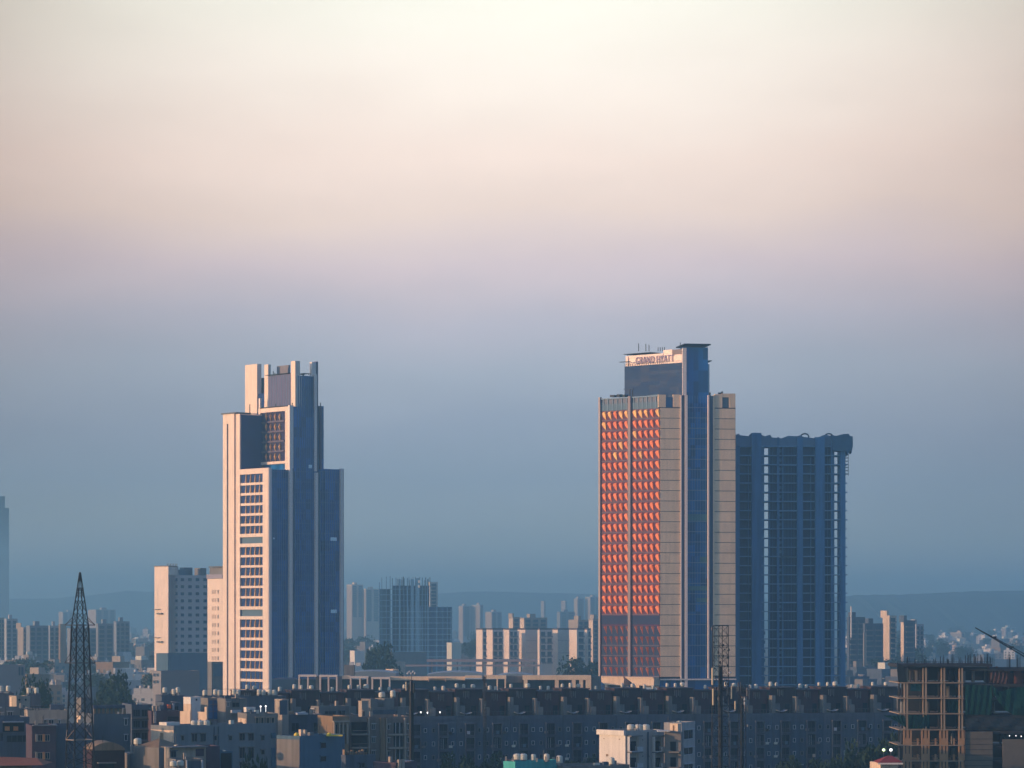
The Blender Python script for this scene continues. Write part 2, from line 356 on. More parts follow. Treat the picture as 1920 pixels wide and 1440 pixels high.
# side slab face: two stone strips, dark groove between
mb = MB(); WS = Wall(LP(-27.2, 0), LP(-18, 0))
for p0, p1, top in ((420, 427.2, 776), (430.3, 441, 776)): WS.pbox(mb, p0, p1, top, 1330, -0.2, 0.5)
WS.pbox(mb, 427.2, 430.3, 776, 795, -0.2, 0.5)
mb.build('stone_strip', STONE, T1)
mb = MB(); WS.pbox(mb, 427.3, 430.2, 795, 1330, -0.1, 0.1); mb.build('groove', PURP, T1)
mb = MB(); WS.pbox(mb, 418, 446, 774, 776.3, -6, 0.9); mb.build('roof_edge', STEEL, T1)
# glass side face panels (dusky) above the low wing
WC_ = Wall(LP(-33, 10.5), LP(-17.2, 10.5)); mb = MB(); WC_.pbox(mb, 442, 487, 778, 884, -0.05, 0.1); mb.build('side_glazing', GLASS2, T1)
# stone frame of the low wing with window rows
mb = MB()
WF.box(mb, 0, WF.at(452.2), 0, z98, -0.2, 0.6); WF.box(mb, WF.at(495), WF.L, 0, z98, -0.2, 0.6)
um = WF.at(473)
WF.box(mb, WF.at(452.2), WF.at(495), WF.z(889, um), z98, -0.2, 0.6)
rows1 = [(890.5, 905)] + [(909.5 + 19.15 * k, 924 + 19.15 * k) for k in range(5)]
rows2 = [(1025.5 + 19.3 * k, 1040.5 + 19.3 * k) for k in range(6)]
rows3 = [(1161.5 + 19.4 * k, 1176 + 19.4 * k) for k in range(7)]
blank = [(1007, 1019), (1143, 1155.5)]
allr = sorted(rows1 + rows2 + rows3 + blank)
for (t0, b0), (t1, b1) in zip(allr, allr[1:]): WF.box(mb, WF.at(452.2), WF.at(495), WF.z(t1, um), WF.z(b0, um), -0.2, 0.35 if abs(t1 - b0) < 5.5 else 0.6)
WF.box(mb, WF.at(452.2), WF.at(495), 0, WF.z(allr[-1][1], um), -0.2, 0.6)
mb.build('stone_frame', STONE, T1)
for (t0, b0) in blank: mb = MB(); WF.pbox(mb, 454, 495, t0, b0, -0.1, -0.02); mb.build('refuge_floor_glazing', GLASSP, T1)
# dark glass behind rows + fins in sun-glow amber
mb = MB(); WF.pbox(mb, 452, 495, 889, 1300, -0.3, -0.12); mb.build('row_glazing', GLASS2, T1)
rng = random.Random(4)
for ri, (t0, b0) in enumerate(sorted(rows1 + rows2 + rows3)):
    for k in range(4):
        c = 461.2 + 8.65 * k; u = WF.at(c); zt, zb = WF.z(t0 - 0.3, u), WF.z(b0 + 0.3, u)
        w0, w1 = 0.30, 1.05 + rng.uniform(-.1, .1); mb = MB()
        if ri >= 17: w0 = w1 = 0.2
        mb.faces([WF.P(u - w0, -.11, zt), WF.P(u + w0 + .06, -.11, zt), WF.P(u + w0, .2, zt), WF.P(u - w1 * .9, -.11, zb), WF.P(u + .45, -.11, zb), WF.P(u + .36, .5, zb)],
                 [(0, 2, 5, 3), (2, 1, 4, 5), (0, 1, 2), (3, 5, 4), (0, 3, 4, 1)])
        mb.build('amber_fin', GLOW_AMBER, T1)
# fin block face at b = 10
WB_ = Wall(LP(-17.6, 10.0), LP(0, 10.0)); z0b = zl(886, 1137)
mb = MB()
WB_.pbox(mb, 486.5, 490, 766, 890, -0.6, 0.5); WB_.pbox(mb, 536.5, 545, 762, 890, -0.6, 0.5)
WB_.pbox(mb, 490, 536.5, 764.5, 772.5, -0.6, 0.45); WB_.pbox(mb, 490, 536.5, 865.5, 870.5, -0.6, 0.45)
mb.build('stone_frame', STONE, T1)
mb = MB()
WB_.pbox(mb, 490, 536, 773, 865, -.35, -.22)
mb.build('plum_glazing', mat('glow_plum_glass2', (0.04, 0.035, 0.085), 0.7, 0.12, 0.2, spec=0.06), T1); mb = MB()
for k in range(1, 5): WB_.pbox(mb, 490, 533, 773 + 18.6 * k - 2.2, 773 + 18.6 * k + 0.8, -0.5, 0.3)
mb.build('spandrel', PURP, T1)
for r_ in range(5):
    for k in range(4):
        c = 499 + 8.6 * k; u = WB_.at(c); t0 = 774 + 18.8 * r_; zt, zb, zm = WB_.z(t0, u), WB_.z(t0 + 16, u), WB_.z(t0 + 7, u); w_ = 0.62 + 0.12 * (k > 1)
        mb = MB(); mb.faces([WB_.P(u, -.05, zt), WB_.P(u - w_ * 1.5, -.1, zm), WB_.P(u + w_ * .75, .75, zm), WB_.P(u + .05, -.05, zb), WB_.P(u + w_, -.1, zm)],
                            [(0, 2, 1), (1, 2, 3), (0, 4, 2), (2, 4, 3), (0, 1, 3, 4)])
        mb.build('amber_fin', GLOW_AMBER, T1)
# right faces: tall pale fins and mullions on plane a = 0
WRt = Wall(LP(0, 0), LP(0, 34.4))
def vfin(p0, p1, top, bot, d=0.9, m=FIN, nm='vertical_fin', dd=-0.3):
    mb = MB(); WRt.pbox(mb, p0, p1, top, bot, dd, d); mb.build(nm, m, T1)
vfin(503.2, 508.5, 877, 1330, 0.35, FIN)
vfin(540.5, 545.8, 878, 1280, 1.0); vfin(588.8, 593.6, 886, 1270, 1.0); vfin(636.4, 640.6, 879, 1270, 1.0)
vfin(541, 548, 760, 878, 0.7, FIN); vfin(640.6, 643.4, 879, 1330, 0.4, PURP)
vfin(588.6, 592.6, 702, 884, 0.6, FIN); vfin(599, 602.6, 762, 880, .3, PURP)
vfin(551.5, 553, 884, 1290, 0.3, MULL); vfin(598.5, 600, 884, 1290, 0.3, MULL); vfin(548, 550, 764, 1290, 0.25, PURP); vfin(593.6, 596, 764, 1290, .25, PURP)
mb = MB()
for p in range(511, 540, 4): WRt.pbox(mb, p, p + 0.8, 880, 1300, -0.1, 0.14)
for p in range(557, 588, 4): WRt.pbox(mb, p, p + 0.8, 704, 1300, -0.1, 0.14)
for p in range(605, 636, 4): WRt.pbox(mb, p, p + 0.8, 882, 1300, -0.1, 0.14)
for k in range(21):
    for q0, q1 in ((508.6, 540.4), (554, 588.6), (600.2, 636.2)): WRt.pbox(mb, q0, q1, 884 + 19.4 * k, 884.7 + 19.4 * k, -0.1, 0.1)
mb.build('mullion', MULL, T1)
for (q0, q1, y0, y1) in ((619.5, 631, 1007.5, 1014), (620, 631, 1143, 1149.5), (578.5, 584.5, 871.5, 878), (511.5, 514.5, 1008, 1011)):
    mb = MB(); WRt.pbox(mb, q0, q1, y0, y1, 0.05, 0.18); mb.build('pale_window', mat('bright_window', (0.45, 0.62, 0.72), 0.3, 0.05, emit=(0.35, 0.55, 0.68), est=0.12), T1)
# crown: blades and upper block faces
def blade(p0, p1, y0, y1, b, thick, m=STONE, nm='roof_blade', rt=None):
    W = Wall(LP(-40, b), LP(5, b)); mb = MB(); W.pbox(mb, p0, p1, y0, y1, -thick, 0); mb.build(nm, m, T1)
blade(459.5, 482, 683.5, 779, 14, 2.0); blade(495.6, 502.8, 683.5, 766, 13.5, 1.2); blade(545.5, 553.6, 677, 763, 12.4, 2.2)
blade(519, 541, 685.5, 703, 22, 0.8, mat('grey_screen', (.20, .18, .19), .8)); blade(482.5, 495, 709, 766, 17, 6, GLASSP, 'plant_room'); blade(482.5, 495.5, 738, 766, 14.5, 3, GLASS2, 'plant_room')
blade(485, 487.5, 747, 885, 10.3, 0.8, FIN)
W = Wall(LP(-14, 12.8), LP(-0.6, 12.8)); mb = MB(); W.pbox(mb, 503, 545.3, 703, 765, -0.1, 0.06); mb.build('upper_glazing', mat('lilac_glass', (0.13, 0.12, 0.20), 0.6, 0.08, 0.2, spec=0.1, panel=(1.5, 3.2, 0.1)), T1)
mb = MB()
for i in range(9): W.pbox(mb, 504 + 4.8 * i, 504.5 + 4.8 * i, 703, 765, 0.05, 0.16)
mb.build('mullion', MULL, T1)
WR2 = Wall(LP(-0.3, 20), LP(-0.3, 26)); mb = MB(); WR2.pbox(mb, 584.2, 591.8, 679, 704, -1.2, 0.2); mb.build('roof_blade', FIN, T1)
mb = MB(); WR2.pbox(mb, 591.8, 595.8, 678, 1280, -1.2, 0.25); mb.build('roof_blade', PURP, T1)
mb = MB()   # roof railings and masts
for (p0, y0, y1, b) in ((467.5, 758, 777, 10), (516, 757, 766, 11), (511.5, 696, 703, 13.5), (514.5, 699, 703, 13.5), (547, 755, 763, 11), (600, 755, 762, 22), (578, 700, 703, 16), (484, 695, 712, 16)):
    W = Wall(LP(-40, b), LP(5, b)); W.pbox(mb, p0, p0 + 0.9, y0, y1, -0.2, 0)
W = Wall(LP(-14, 12.6), LP(-0.6, 12.6)); W.pbox(mb, 499, 542, 701.2, 702.2, -8, 0.5)
W = Wall(LP(-33, 10.4), LP(-17, 10.4)); W.pbox(mb, 442, 484, 776, 776.8, -0.3, 0.1)
WRt.pbox(mb, 573, 585, 699.5, 700.3, -3, -1); WRt.pbox(mb, 573, 573.7, 700, 704, -2, -1); WB_.pbox(mb, 488, 540, 762.5, 763.6, -1, 0.6)
mb.build('roof_railing', STEELD, T1)
# ================================================================ right tower
c18 = R(9)
P0 = Vector((X(1125, 1067), 1067)); P1 = Vector((X(1237.5, 1050), 1050)); rd = Vector((math.cos(c18), math.sin(c18)))
k_ = (1380 - 960) / F; Lr = (k_ * P1.y - P1.x) / (rd.x - k_ * rd.y); P2 = P1 + rd * Lr; P3 = P2 + Vector((-8, 26)); P4 = P0 + Vector((6, 24))
T2 = empty('hotel_tower', (P1.x, P1.y, 0), 'tall tower whose left face glows with rows of orange facets, with a rooftop name sign', 'tower')
VL, VR = Wall(P0, P1), Wall(P1, P2)
zt2 = VR.z(742, 0)
def ins(P, q): return P
MB().prism([P0 + Vector((.3, .3)), P1 + Vector((.0, .4)), P2 + Vector((-.3, .3)), P3, P4], 0, zt2 - 5.4).build('glass_body', GLASS, T2)
def vb(W, nm, m, p0, p1, y0, y1, d0, d1):
    mb = MB(); W.pbox(mb, p0, p1, y0, y1, d0, d1); return mb.build(nm, m, T2)
# left face: posts, spandrel lines, facets
MAUVE = mat('mauve_metal', (.24, .19, .20), .6, .08)
vb(VL, 'corner_post', mat('mauve_pale', (.40, .32, .30), .6, .08), 1124.3, 1127.2, 745, 1275, -.3, .7); vb(VL, 'centre_post', MAUVE, 1179.6, 1184.4, 743, 1275, -.3, .8)
def vlz(py_right, u):      # rows are level in the world: take the height at the near corner
    return VL.z(py_right, VL.L)
PIT = 19.42; ROW0 = 765.5
plum = mat('glow_plum_glass', (0.14, 0.048, 0.075), 0.7, 0.12, 0.2, spec=0.06, panel=(1.9, 3.55, 0.10))  # red glow from the facets painted into the glazing between them
navy = mat('navy_glass', (0.030, 0.045, 0.100), 0.6, 0.12, 0.2, spec=0.06)
for s, (q0, q1) in enumerate(((1127.4, 1179.4), (1184.6, 1236.8))):
    mb = MB(); VL.box(mb, VL.at(q0), VL.at(q1), vlz(ROW0 + 26.2 * PIT, 0), vlz(ROW0, 0), -.2, .05); mb.build('facet_glazing', plum, T2)
    mb = MB(); VL.box(mb, VL.at(q0), VL.at(q1), vlz(ROW0 + 26.2 * PIT, 0), vlz(ROW0 + 21 * PIT, 0), .045, .07); VL.box(mb, VL.at(q0), VL.at(q1), vlz(ROW0 + 20.9 * PIT, 0), vlz(ROW0 + 20 * PIT, 0), .045, .07); mb.build('lower_glazing', navy, T2)
for r_ in range(27):
    if r_ == 21 or r_ == 20: continue
    z_ = vlz(ROW0 + r_ * PIT + 17.8, 0)
    for q0, q1 in ((1127.4, 1179.4), (1184.6, 1236.8)): mb = MB(); VL.box(mb, VL.at(q0), VL.at(q1), z_ - .12, z_ + .12, .04, .22); mb.build('floor_band', PURP, T2)
cols = [1129.3 + 10.35 * k for k in range(5)] + [1186.6 + 10.55 * k for k in range(5)]
rng = random.Random(11); rest = MB()
for r_ in range(26):
    if r_ == 20: continue
    for ci, c in enumerate(cols):
        ul, ur = VL.at(c - .8), VL.at(c + 8.8 + (0.9 if ci == 9 else 0)); ww = ur - ul
        zt = vlz(ROW0 + r_ * PIT + 0.8, 0); zb = vlz(ROW0 + r_ * PIT + 17.2, 0); out = .95 + rng.uniform(-.12, .12)
        if r_ == 0: zt -= .0
        if r_ < 21:
            xx = lambda t: ul + ww * t
            zt -= 0; hgt = zt - zb; b1 = rng.uniform(-.05, .05)
            vs = [VL.P(xx(.26 + b1), .06, zt - .04 * hgt), VL.P(xx(.02 + b1), .06, zt - .24 * hgt), VL.P(xx(.34), .06, zt - .66 * hgt), VL.P(xx(.84), .06, zb), VL.P(xx(.97), .06, zt - .3 * hgt), VL.P(xx(.80), .06, zt),
                  VL.P(xx(.84), out * .85, zt - .16 * hgt), VL.P(xx(.90), out * .6, zt - .6 * hgt)]
            fs = [(0, 1, 6), (1, 2, 6), (2, 7, 6), (2, 3, 7), (0, 6, 5), (5, 6, 4), (6, 7, 4), (7, 3, 4), (5, 4, 3, 2, 1, 0)]
            if r_ < 10: mb = MB(); mb.faces(vs, fs); mb.build('orange_facet', GLOW_AMBER if (r_ == 0 and ci not in (2, 8)) or (r_, ci) in ((1, 0), (2, 5), (3, 3), (4, 2), (4, 6)) else GLOW_ORANGE, T2)
            else: rest.faces(vs, fs)
            continue
        zj = zt - (0.55 + rng.uniform(-.1, .15)); k1 = rng.uniform(-.06, .06) * ww
        if r_ < 21: vs = [VL.P(ul + ww * .22, .06, zt - .05), VL.P(ur - ww * .05, .06, zt), VL.P(ul + k1, .06, zj), VL.P(ur - ww * .14, out, zt - .35), VL.P(ur - ww * .08, .06, zb), VL.P(ur, .06, zj)]
        else: vs = [VL.P(ul + ww * .5, .08, zt - .02), VL.P(ur - ww * .05, .08, zt), VL.P(ul + ww * .4, .08, zt - .3), VL.P(ur - ww * .25, out, zt - .15), VL.P(ur - ww * .04, .08, zb), VL.P(ur, .08, zj)]
        fs = [(0, 2, 3), (2, 4, 3), (0, 3, 1), (1, 3, 5), (3, 4, 5), (0, 1, 5, 4, 2)]
        if r_ < 10: mb = MB(); mb.faces(vs, fs); mb.build('orange_facet', GLOW_AMBER if (r_ == 0 and ci not in (2, 8)) or (r_, ci) in ((1, 0), (2, 5), (3, 3), (4, 2), (4, 6)) else GLOW_ORANGE, T2)
        else: rest.faces(vs, fs)
rest.build('orange_facet', GLOW_ORANGE, T2, kind='stuff', label='lower rows of orange facets')
# parapet storey above the facets
for q0, q1 in ((1127.4, 1179.4), (1184.6, 1234)):
    mb = MB(); VL.box(mb, VL.at(q0), VL.at(q1), VL.z(766, VL.L), VL.z(741.5, VL.L), -.4, -.1, 0)
    VL.box(mb, VL.at(q0), VL.at(q1), VL.z(743, VL.L), VL.z(741, VL.L), -.1, .3, 1)
    VL.box(mb, VL.at(q0), VL.at(q1), VL.z(764.5, VL.L), VL.z(752.5, VL.L), -.1, .05, 2)
    for k in range(6):
        u = VL.at(q0) + (VL.at(q1) - VL.at(q0)) * (k + .5) / 6; VL.box(mb, u - .12, u + .12, VL.z(764.5, VL.L), VL.z(743, VL.L), .05, .16, 1)
    mb.build('parapet_glazing', [mat('navy_metal', (.05, .07, .13), .5), MULL, GLASSP], T2)
# right face panels
def panels(q0, q1, first=0):
    for r_ in range(first, 26):
        y0 = ROW0 - 1.0 + r_ * PIT; u0, u1 = VR.at(q0), VR.at(q1); zt, zb = VR.z(y0 + 0.6, 0), VR.z(y0 + PIT - 0.5, 0)
        mb = MB(); VR.box(mb, u0, u1, zb, zt, -.1, .3); mb.build('beige_cladding', STONE2, T2)
panels(1237.6, 1275); panels(1340.2, 1378.6)
vb(VR, 'shadow_joint', DARK, 1237, 1276, 764, 1272, -.2, .1); vb(VR, 'shadow_joint', DARK, 1339, 1379, 764, 1272, -.2, .1)
vb(VR, 'parapet_pier', STONE2, 1234.3, 1248, 740, 763.4, -1.2, .3); vb(VR, 'parapet_pier', STONE2, 1262, 1275, 740, 763.4, -1.2, .3)
vb(VR, 'parapet_pier', STONE2, 1340, 1354, 739, 764.6, -1.2, .3); vb(VR, 'parapet_pier', STONE2, 1367, 1378.6, 738, 764.6, -1.2, .3); vb(VR, 'parapet_pier', STONE2, 1354, 1367, 738, 745, -1.2, .25)
vb(VR, 'parapet_screen', GLASSP, 1354, 1367, 745, 764.6, -.8, -.4); vb(VR, 'parapet_screen', GLASS, 1248, 1262, 745, 763.4, -.8, -.4)
vb(VR, 'corner_post', FIN, 1275.4, 1277.6, 741, 1285, -.2, .6); vb(VR, 'recess', mat('navy_metal', (.05, .07, .13), .5), 1277.6, 1283.6, 742, 1285, -.2, .15); vb(VR, 'stone_strip', FIN, 1283.6, 1288.4, 741, 1290, -.2, .75)
vb(VR, 'corner_post', FIN, 1326.6, 1329, 741, 1272, -.2, .75); vb(VR, 'recess', MATS['navy_metal'], 1329, 1336.6, 742, 1272, -.2, .15); vb(VR, 'stone_strip', STONE2, 1336.6, 1339.6, 741, 1272, -.2, .5)
mb = MB()
for r_ in range(1, 27): z_ = VR.z(744 + r_ * PIT, 0); VR.box(mb, VR.at(1288.6), VR.at(1326.4), z_ - .12, z_ + .12, -.1, .06)
for p in range(1293, 1326, 5): VR.pbox(mb, p, p + .4, 742, 1272, -.1, .05)
mb.build('mullion', MULL, T2)
for (y0, y1, q0) in ((964, 976, 1290), (1044, 1056, 1312), (1099, 1107, 1291), (1121, 1129, 1306)): vb(VR, 'lit_storey', mat('teal_window', (.06, .16, .19), .25, .2), q0, 1326, y0, y1, -.05, .045)
# penthouse
Q0 = Vector((X(1171, 1082), 1082)); Q1 = Vector((X(1279.5, 1064), 1064)); kk = (1327.5 - 960) / F; L2 = (kk * Q1.y - Q1.x) / (rd.x - kk * rd.y); Q2 = Q1 + rd * L2
HL, HR = Wall(Q0, Q1), Wall(Q1, Q2); zq = HL.z(679.5, HL.L); zq2 = HR.z(651, 0)
zb2 = zt2 - 5.5
MB().prism([Q0, Q1, Q1 + Vector((1, 20)), Q0 + Vector((4, 18))], zb2, zq).build('penthouse', mat('slate_blue_glass', (.03, .055, .12), .6, .12, .1, spec=.05, panel=(3.0, 1.2, .08)), T2)
MB().prism([Q1 + Vector((.2, .2)), Q2, Q2 + Vector((-4, 16)), Q1 + Vector((-2, 18))], zb2, zq2).build('penthouse_core', GLASS, T2)
vb(HR, 'stone_strip', FIN, 1279.3, 1286.6, 652.5, 741, -.3, .5)
vb(HR, 'edge_fin', MULL, 1327.5, 1330.3, 683, 741, -2, .0)
mb = MB(); HR.pbox(mb, 1281, 1330.5, 645.3, 647.6, -12, 2.0); mb.build('roof_canopy', STEELD, T2)
mb = MB()
for p in range(1286, 1327, 4): HR.pbox(mb, p, p + .5, 647.6, 651.5, -.6, -.3)
mb.build('canopy_post', STEEL, T2)
# sign wall
S0, S1 = HL.P(HL.at(1175), -1.2, 0), HL.P(HL.L, -1.2, 0); SW = Wall(S0[:2], S1[:2])
mb = MB(); SW.box(mb, SW.at(1179), SW.at(1278.5), zq + .02, SW.z(663.5, SW.L), -.6, 0)
SW.box(mb, SW.at(1244), SW.at(1260.5), SW.z(663.5, SW.L) + .001, SW.z(653.5, SW.L), -.6, .05)
SIGN = mat('sign_panel', (0.95, 0.72, 0.60), .6, .04, .4)
mb.build('sign_wall', SIGN, T2)
mb = MB(); SW.box(mb, SW.at(1174.5), SW.at(1179), zq + .02, SW.z(660, SW.L), -.8, .4); SW.box(mb, SW.at(1179), SW.at(1244), SW.z(663.5, SW.L) + .001, SW.z(659.5, SW.L), -.6, .2); mb.build('sign_surround', FIN, T2)
mb = MB(); SW.box(mb, SW.at(1261), SW.at(1279), SW.z(663.3, SW.L), SW.z(654, SW.L), -.5, .05); mb.build('louvre_screen', mat('louvre', (.22, .17, .17), .7, .2, 2.0), T2)
mb = MB(); SW.box(mb, SW.at(1171), SW.at(1222), SW.z(656.5, SW.L), SW.z(655.6, SW.L), -5, .6)
for i in range(12): u = SW.at(1175) + i * .8; SW.box(mb, u, u + .08, SW.z(660, SW.L), SW.z(655.7, SW.L), -.5, -.4)
HL.pbox(mb, 1166, 1184, 678.3, 679.1, .3, 1.6)
for i in range(22): u = HL.at(1172) + i * .83; HL.box(mb, u, u + .07, zq + .01, zq + .75 + .1 * (i % 3), .0, .1)
HL.box(mb, 0, HL.L, zq + .7, zq + .76, .0, .06)
for p, y0 in ((1190.5, 643), (1204, 644), (1210, 646), (1227, 650.5), (1231, 650.5), (1235, 650.5), (1239, 650)): SW.pbox(mb, p, p + .7, y0, 658, -2, -1.8)
HR.pbox(mb, 1276, 1277, 641.5, 652, -1, -.8); HR.pbox(mb, 1275, 1278, 647, 648, -1.1, -.8)
mb.build('roof_railing', STEELD, T2)
mb = MB(); HR.box(mb, HR.at(1330), HR.at(1336), HR.z(676, 0), HR.z(674.5, 0), -4, -1); HR.box(mb, HR.at(1329), HR.at(1332), HR.z(678, 0), HR.z(676, 0), -4, -1); mb.build('window_cleaning_arm', STEELD, T2)
tx = bpy.data.curves.new('sign_text', 'FONT'); tx.body = 'GRAND HYATT'; tx.size = 1.0; tx.extrude = 0.04; tx.offset = -0.004; tx.space_character = 1.08
to = bpy.data.objects.new('tmp_text', tx); COL.objects.link(to); bpy.context.view_layer.update()
tm = bpy.data.meshes.new_from_object(to.evaluated_get(bpy.context.evaluated_depsgraph_get())); bpy.data.objects.remove(to)
xs = [v.co.x for v in tm.vertices]; ys = [v.co.y for v in tm.vertices]; wx, wy = max(xs) - min(xs), max(ys) - min(ys)
ua, ub = SW.at(1193), SW.at(1264); za, zbb = SW.z(679.5, SW.L * .6), SW.z(666.5, SW.L * .6)
LO = T2['_loc']
for v in tm.vertices:
    u = ua + (v.co.x - min(xs)) / wx * (ub - ua); zz = za + (v.co.y - min(ys)) / wy * (zbb - za); q = SW.P(u, .35 + v.co.z * 3, zz)
    v.co = (q[0] - LO[0], q[1] - LO[1], q[2] - LO[2])
tm.materials.clear(); tm.materials.append(mat('sign_letter', (.22, .16, .30), .5, .05)); tob = bpy.data.objects.new('sign_letters', tm); COL.objects.link(tob); tob.parent = T2; tob['_loc'] = LO
# roof plant on the shoulder of the tower
mb = MB(); VL.pbox(mb, 1150, 1168, 727.5, 728.3, -6, -5.7); VL.pbox(mb, 1161, 1161.8, 728, 742, -6, -5.7); VL.pbox(mb, 1166, 1166.8, 728, 742, -6, -5.7)
for p0, p1, y0 in ((1143, 1148, 738), (1154, 1158, 739), (1130, 1138, 739.5)): VL.pbox(mb, p0, p1, y0, 743, -6, -4)
VR.pbox(mb, 1350, 1356, 735, 740, -3, -2); VR.pbox(mb, 1356, 1358, 733, 737, -3, -2); VR.pbox(mb, 1333, 1335, 735, 742, -3, -2)
mb.build('roof_plant', STEELD, T2)
mb = MB(); u0, u1 = VL.at(1190), VL.at(1232)
for i in range(8):
    a0, a1 = u0 + (u1 - u0) * i / 8, u0 + (u1 - u0) * (i + 1) / 8; h0 = zt2 + .9 * math.sin(math.pi * i / 8) ** .5; VL.box(mb, a0, a1, zb2, max(h0, zt2 - .5), -5, -4)
mb.build('curved_canopy', GLASSP, T2)
# tapering podium brackets under the left face
for q0, q1, q2 in ((1127.5, 1139, 1144), (1184, 1197, 1203)):
    qe = q0 + 52.5; mb = MB(); Z0_ = VL.z(1272, VL.L); Z1_ = VL.z(1285.5, VL.L)
    a, b, c, d = VL.at(q0), VL.at(qe), VL.at(q0 + 17), VL.at(qe - .5)
    mb.quad8([VL.P(c, 3, Z1_), VL.P(d, 3, Z1_), VL.P(d, -.4, Z1_), VL.P(c, -.4, Z1_), VL.P(a, 3, Z0_), VL.P(b, 3, Z0_), VL.P(b, -.4, Z0_), VL.P(a, -.4, Z0_)])
    VL.box(mb, VL.at(q1), VL.at(q2), 0, Z1_ - .01, .5, 1.4); VL.box(mb, a, b, Z0_ + .01, Z0_ + .45, .3, 3.4); mb.build('podium_bracket', PEACHW, T2)
vb(VR, 'podium_band', FIN, 1238, 1379, 1272.5, 1275, -.3, 1.2)
# ================================================================ third tower: bare concrete frame under construction
D3 = 1085.0; T3 = empty('unfinished_tower', (X(1485, D3), D3, 0), 'dark unfinished concrete tower with open floors, right of the orange faceted tower', 'tower')
def fx(p0, p1, y0, y1, d0, d1, mb, mi=0): mb.box(X(p0, D3), X(p1, D3), D3 + d0, D3 + d1, max(0, Z(y1, D3)), Z(y0, D3), mi)
CB = mat('tower_concrete', (0.085, 0.235, 0.40), 0.9, 0.14, 0.2, streak=0.3)  # blue of haze and shade put into the concrete colour
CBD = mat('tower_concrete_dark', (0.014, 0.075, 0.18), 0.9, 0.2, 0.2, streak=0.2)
for (p0, p1, y0, d) in ((1380, 1387, 815, 0), (1409, 1427, 812, -1.6), (1457, 1461, 820, -.6), (1466.5, 1469, 836, -.3), (1494, 1505, 822, -1.2), (1528, 1545.5, 820, -1.6), (1558, 1561, 820, -.4), (1575, 1584.5, 830, -1.4), (1427, 1433, 824, .1), (1441.5, 1444, 830, .3), (1561, 1564.5, 824, .1), (1572.5, 1575, 830, .2), (1429, 1430.5, 835, 0), (1520, 1521, 858, -.2), (1403, 1404, 855, -.2)):
    mb = MB(); fx(p0, p1, y0, 1440, d, 9 if p1 - p0 > 6 else 3, mb); mb.build('pier' if p1 - p0 > 3 else 'column', CB, T3)
for (p0, p1, y0) in ((1387, 1409, 834), (1444, 1457, 836), (1461, 1466.5, 838), (1469, 1494, 838), (1505, 1528, 838), (1545.5, 1558, 838)):
    mb = MB(); fx(p0, p1, y0, 1440, 2.2, 8, mb); mb.build('infill_wall', CBD, T3)
FL = 17.2
for k in range(27):
    y = 836 + FL * k; mb = MB()
    for p0, p1 in ((1387, 1409), (1427, 1457), (1457, 1494), (1505, 1528), (1545.5, 1575), (1584.5, 1588.5)):
        j = .25 * ((k * 7 + int(p0)) % 3); fx(p0, p1, y, y + 1.6 + j * .6, -.3 - j, 9.5, mb)
    if k % 5 == 2: fx(1461, 1500, y, y + 2.6, -.8, 2, mb)
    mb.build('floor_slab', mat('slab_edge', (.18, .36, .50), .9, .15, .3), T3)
mb = MB(); rng = random.Random(9)
for k in range(26):
    for p in (1472, 1478, 1484, 1489, 1552, 1449): fx(p, p + .6, 836 + FL * k, 836 + FL * (k + 1), .8, 1.2, mb)
    if rng.random() < .6: fx(1462, 1466, 842 + FL * k, 848 + FL * k, 1, 1.5, mb)
for k in range(20, 26): fx(1433, 1437, 840 + FL * k, 846 + FL * k, 5, 5.5, mb)
mb.build('scaffold_post', CB, T3)
mb = MB()   # ragged formwork edge on top
tops = [(1380, 815), (1386, 813), (1387, 816), (1405, 818), (1409, 812), (1416, 811), (1427, 815), (1434, 818), (1444, 815), (1447, 820), (1465, 822), (1478, 817), (1494, 818), (1501, 816), (1505, 819), (1528, 822), (1544, 816), (1548, 815), (1560, 818)]
for (p0, y0), (p1, y1) in zip(tops, tops[1:]):
    xs0, xs1 = X(p0, D3), X(p1, D3); zb_ = Z(836, D3)
    mb.quad8([(xs0, D3 - .3, zb_), (xs1, D3 - .3, zb_), (xs1, D3 + 8.7, zb_), (xs0, D3 + 8.7, zb_), (xs0, D3 - .3, Z(y0, D3)), (xs1, D3 - .3, Z(y1, D3)), (xs1, D3 + 8.7, Z(y1, D3)), (xs0, D3 + 8.7, Z(y0, D3))])
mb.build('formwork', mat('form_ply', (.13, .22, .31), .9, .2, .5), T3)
for c in (1510, 1555):
    mb = MB(); pr = None
    for i in range(9):
        t_ = math.pi * i / 8; p = (X(c - 7.5 * math.cos(t_), D3), D3 + 2, Z(820 - 7.5 * math.sin(t_) ** .7, D3))
        if pr: mb.tube(pr, p, .28, 5)
        pr = p
    mb.build('arched_truss', STEEL, T3)
mb = MB(); prof = [(1558, 816), (1566, 818), (1580, 814.5), (1590, 814), (1592, 818), (1597.5, 819), (1598, 836), (1595, 851), (1593, 844), (1588, 854), (1585, 846), (1576, 847), (1566, 846), (1560, 845)]
n_ = len(prof); mb.faces([(X(p, D3), D3 - 2.4, Z(y, D3)) for p, y in prof] + [(X(p, D3), D3 + 4, Z(y, D3)) for p, y in prof], [tuple(reversed(range(n_))), tuple(range(n_, 2 * n_))] + [(i, (i + 1) % n_, n_ + (i + 1) % n_, n_ + i) for i in range(n_)])
mb.build('safety_net', mat('blue_net', (.05, .13, .21), .9, .25, .6), T3)
mb = MB()
for k in range(7): fx(1584.5, 1591, 852 + k * 6, 853 + k * 6, -.5, 2, mb)
fx(1590, 1590.8, 850, 892, -.5, -.2, mb); mb.build('edge_railing', STEEL, T3)
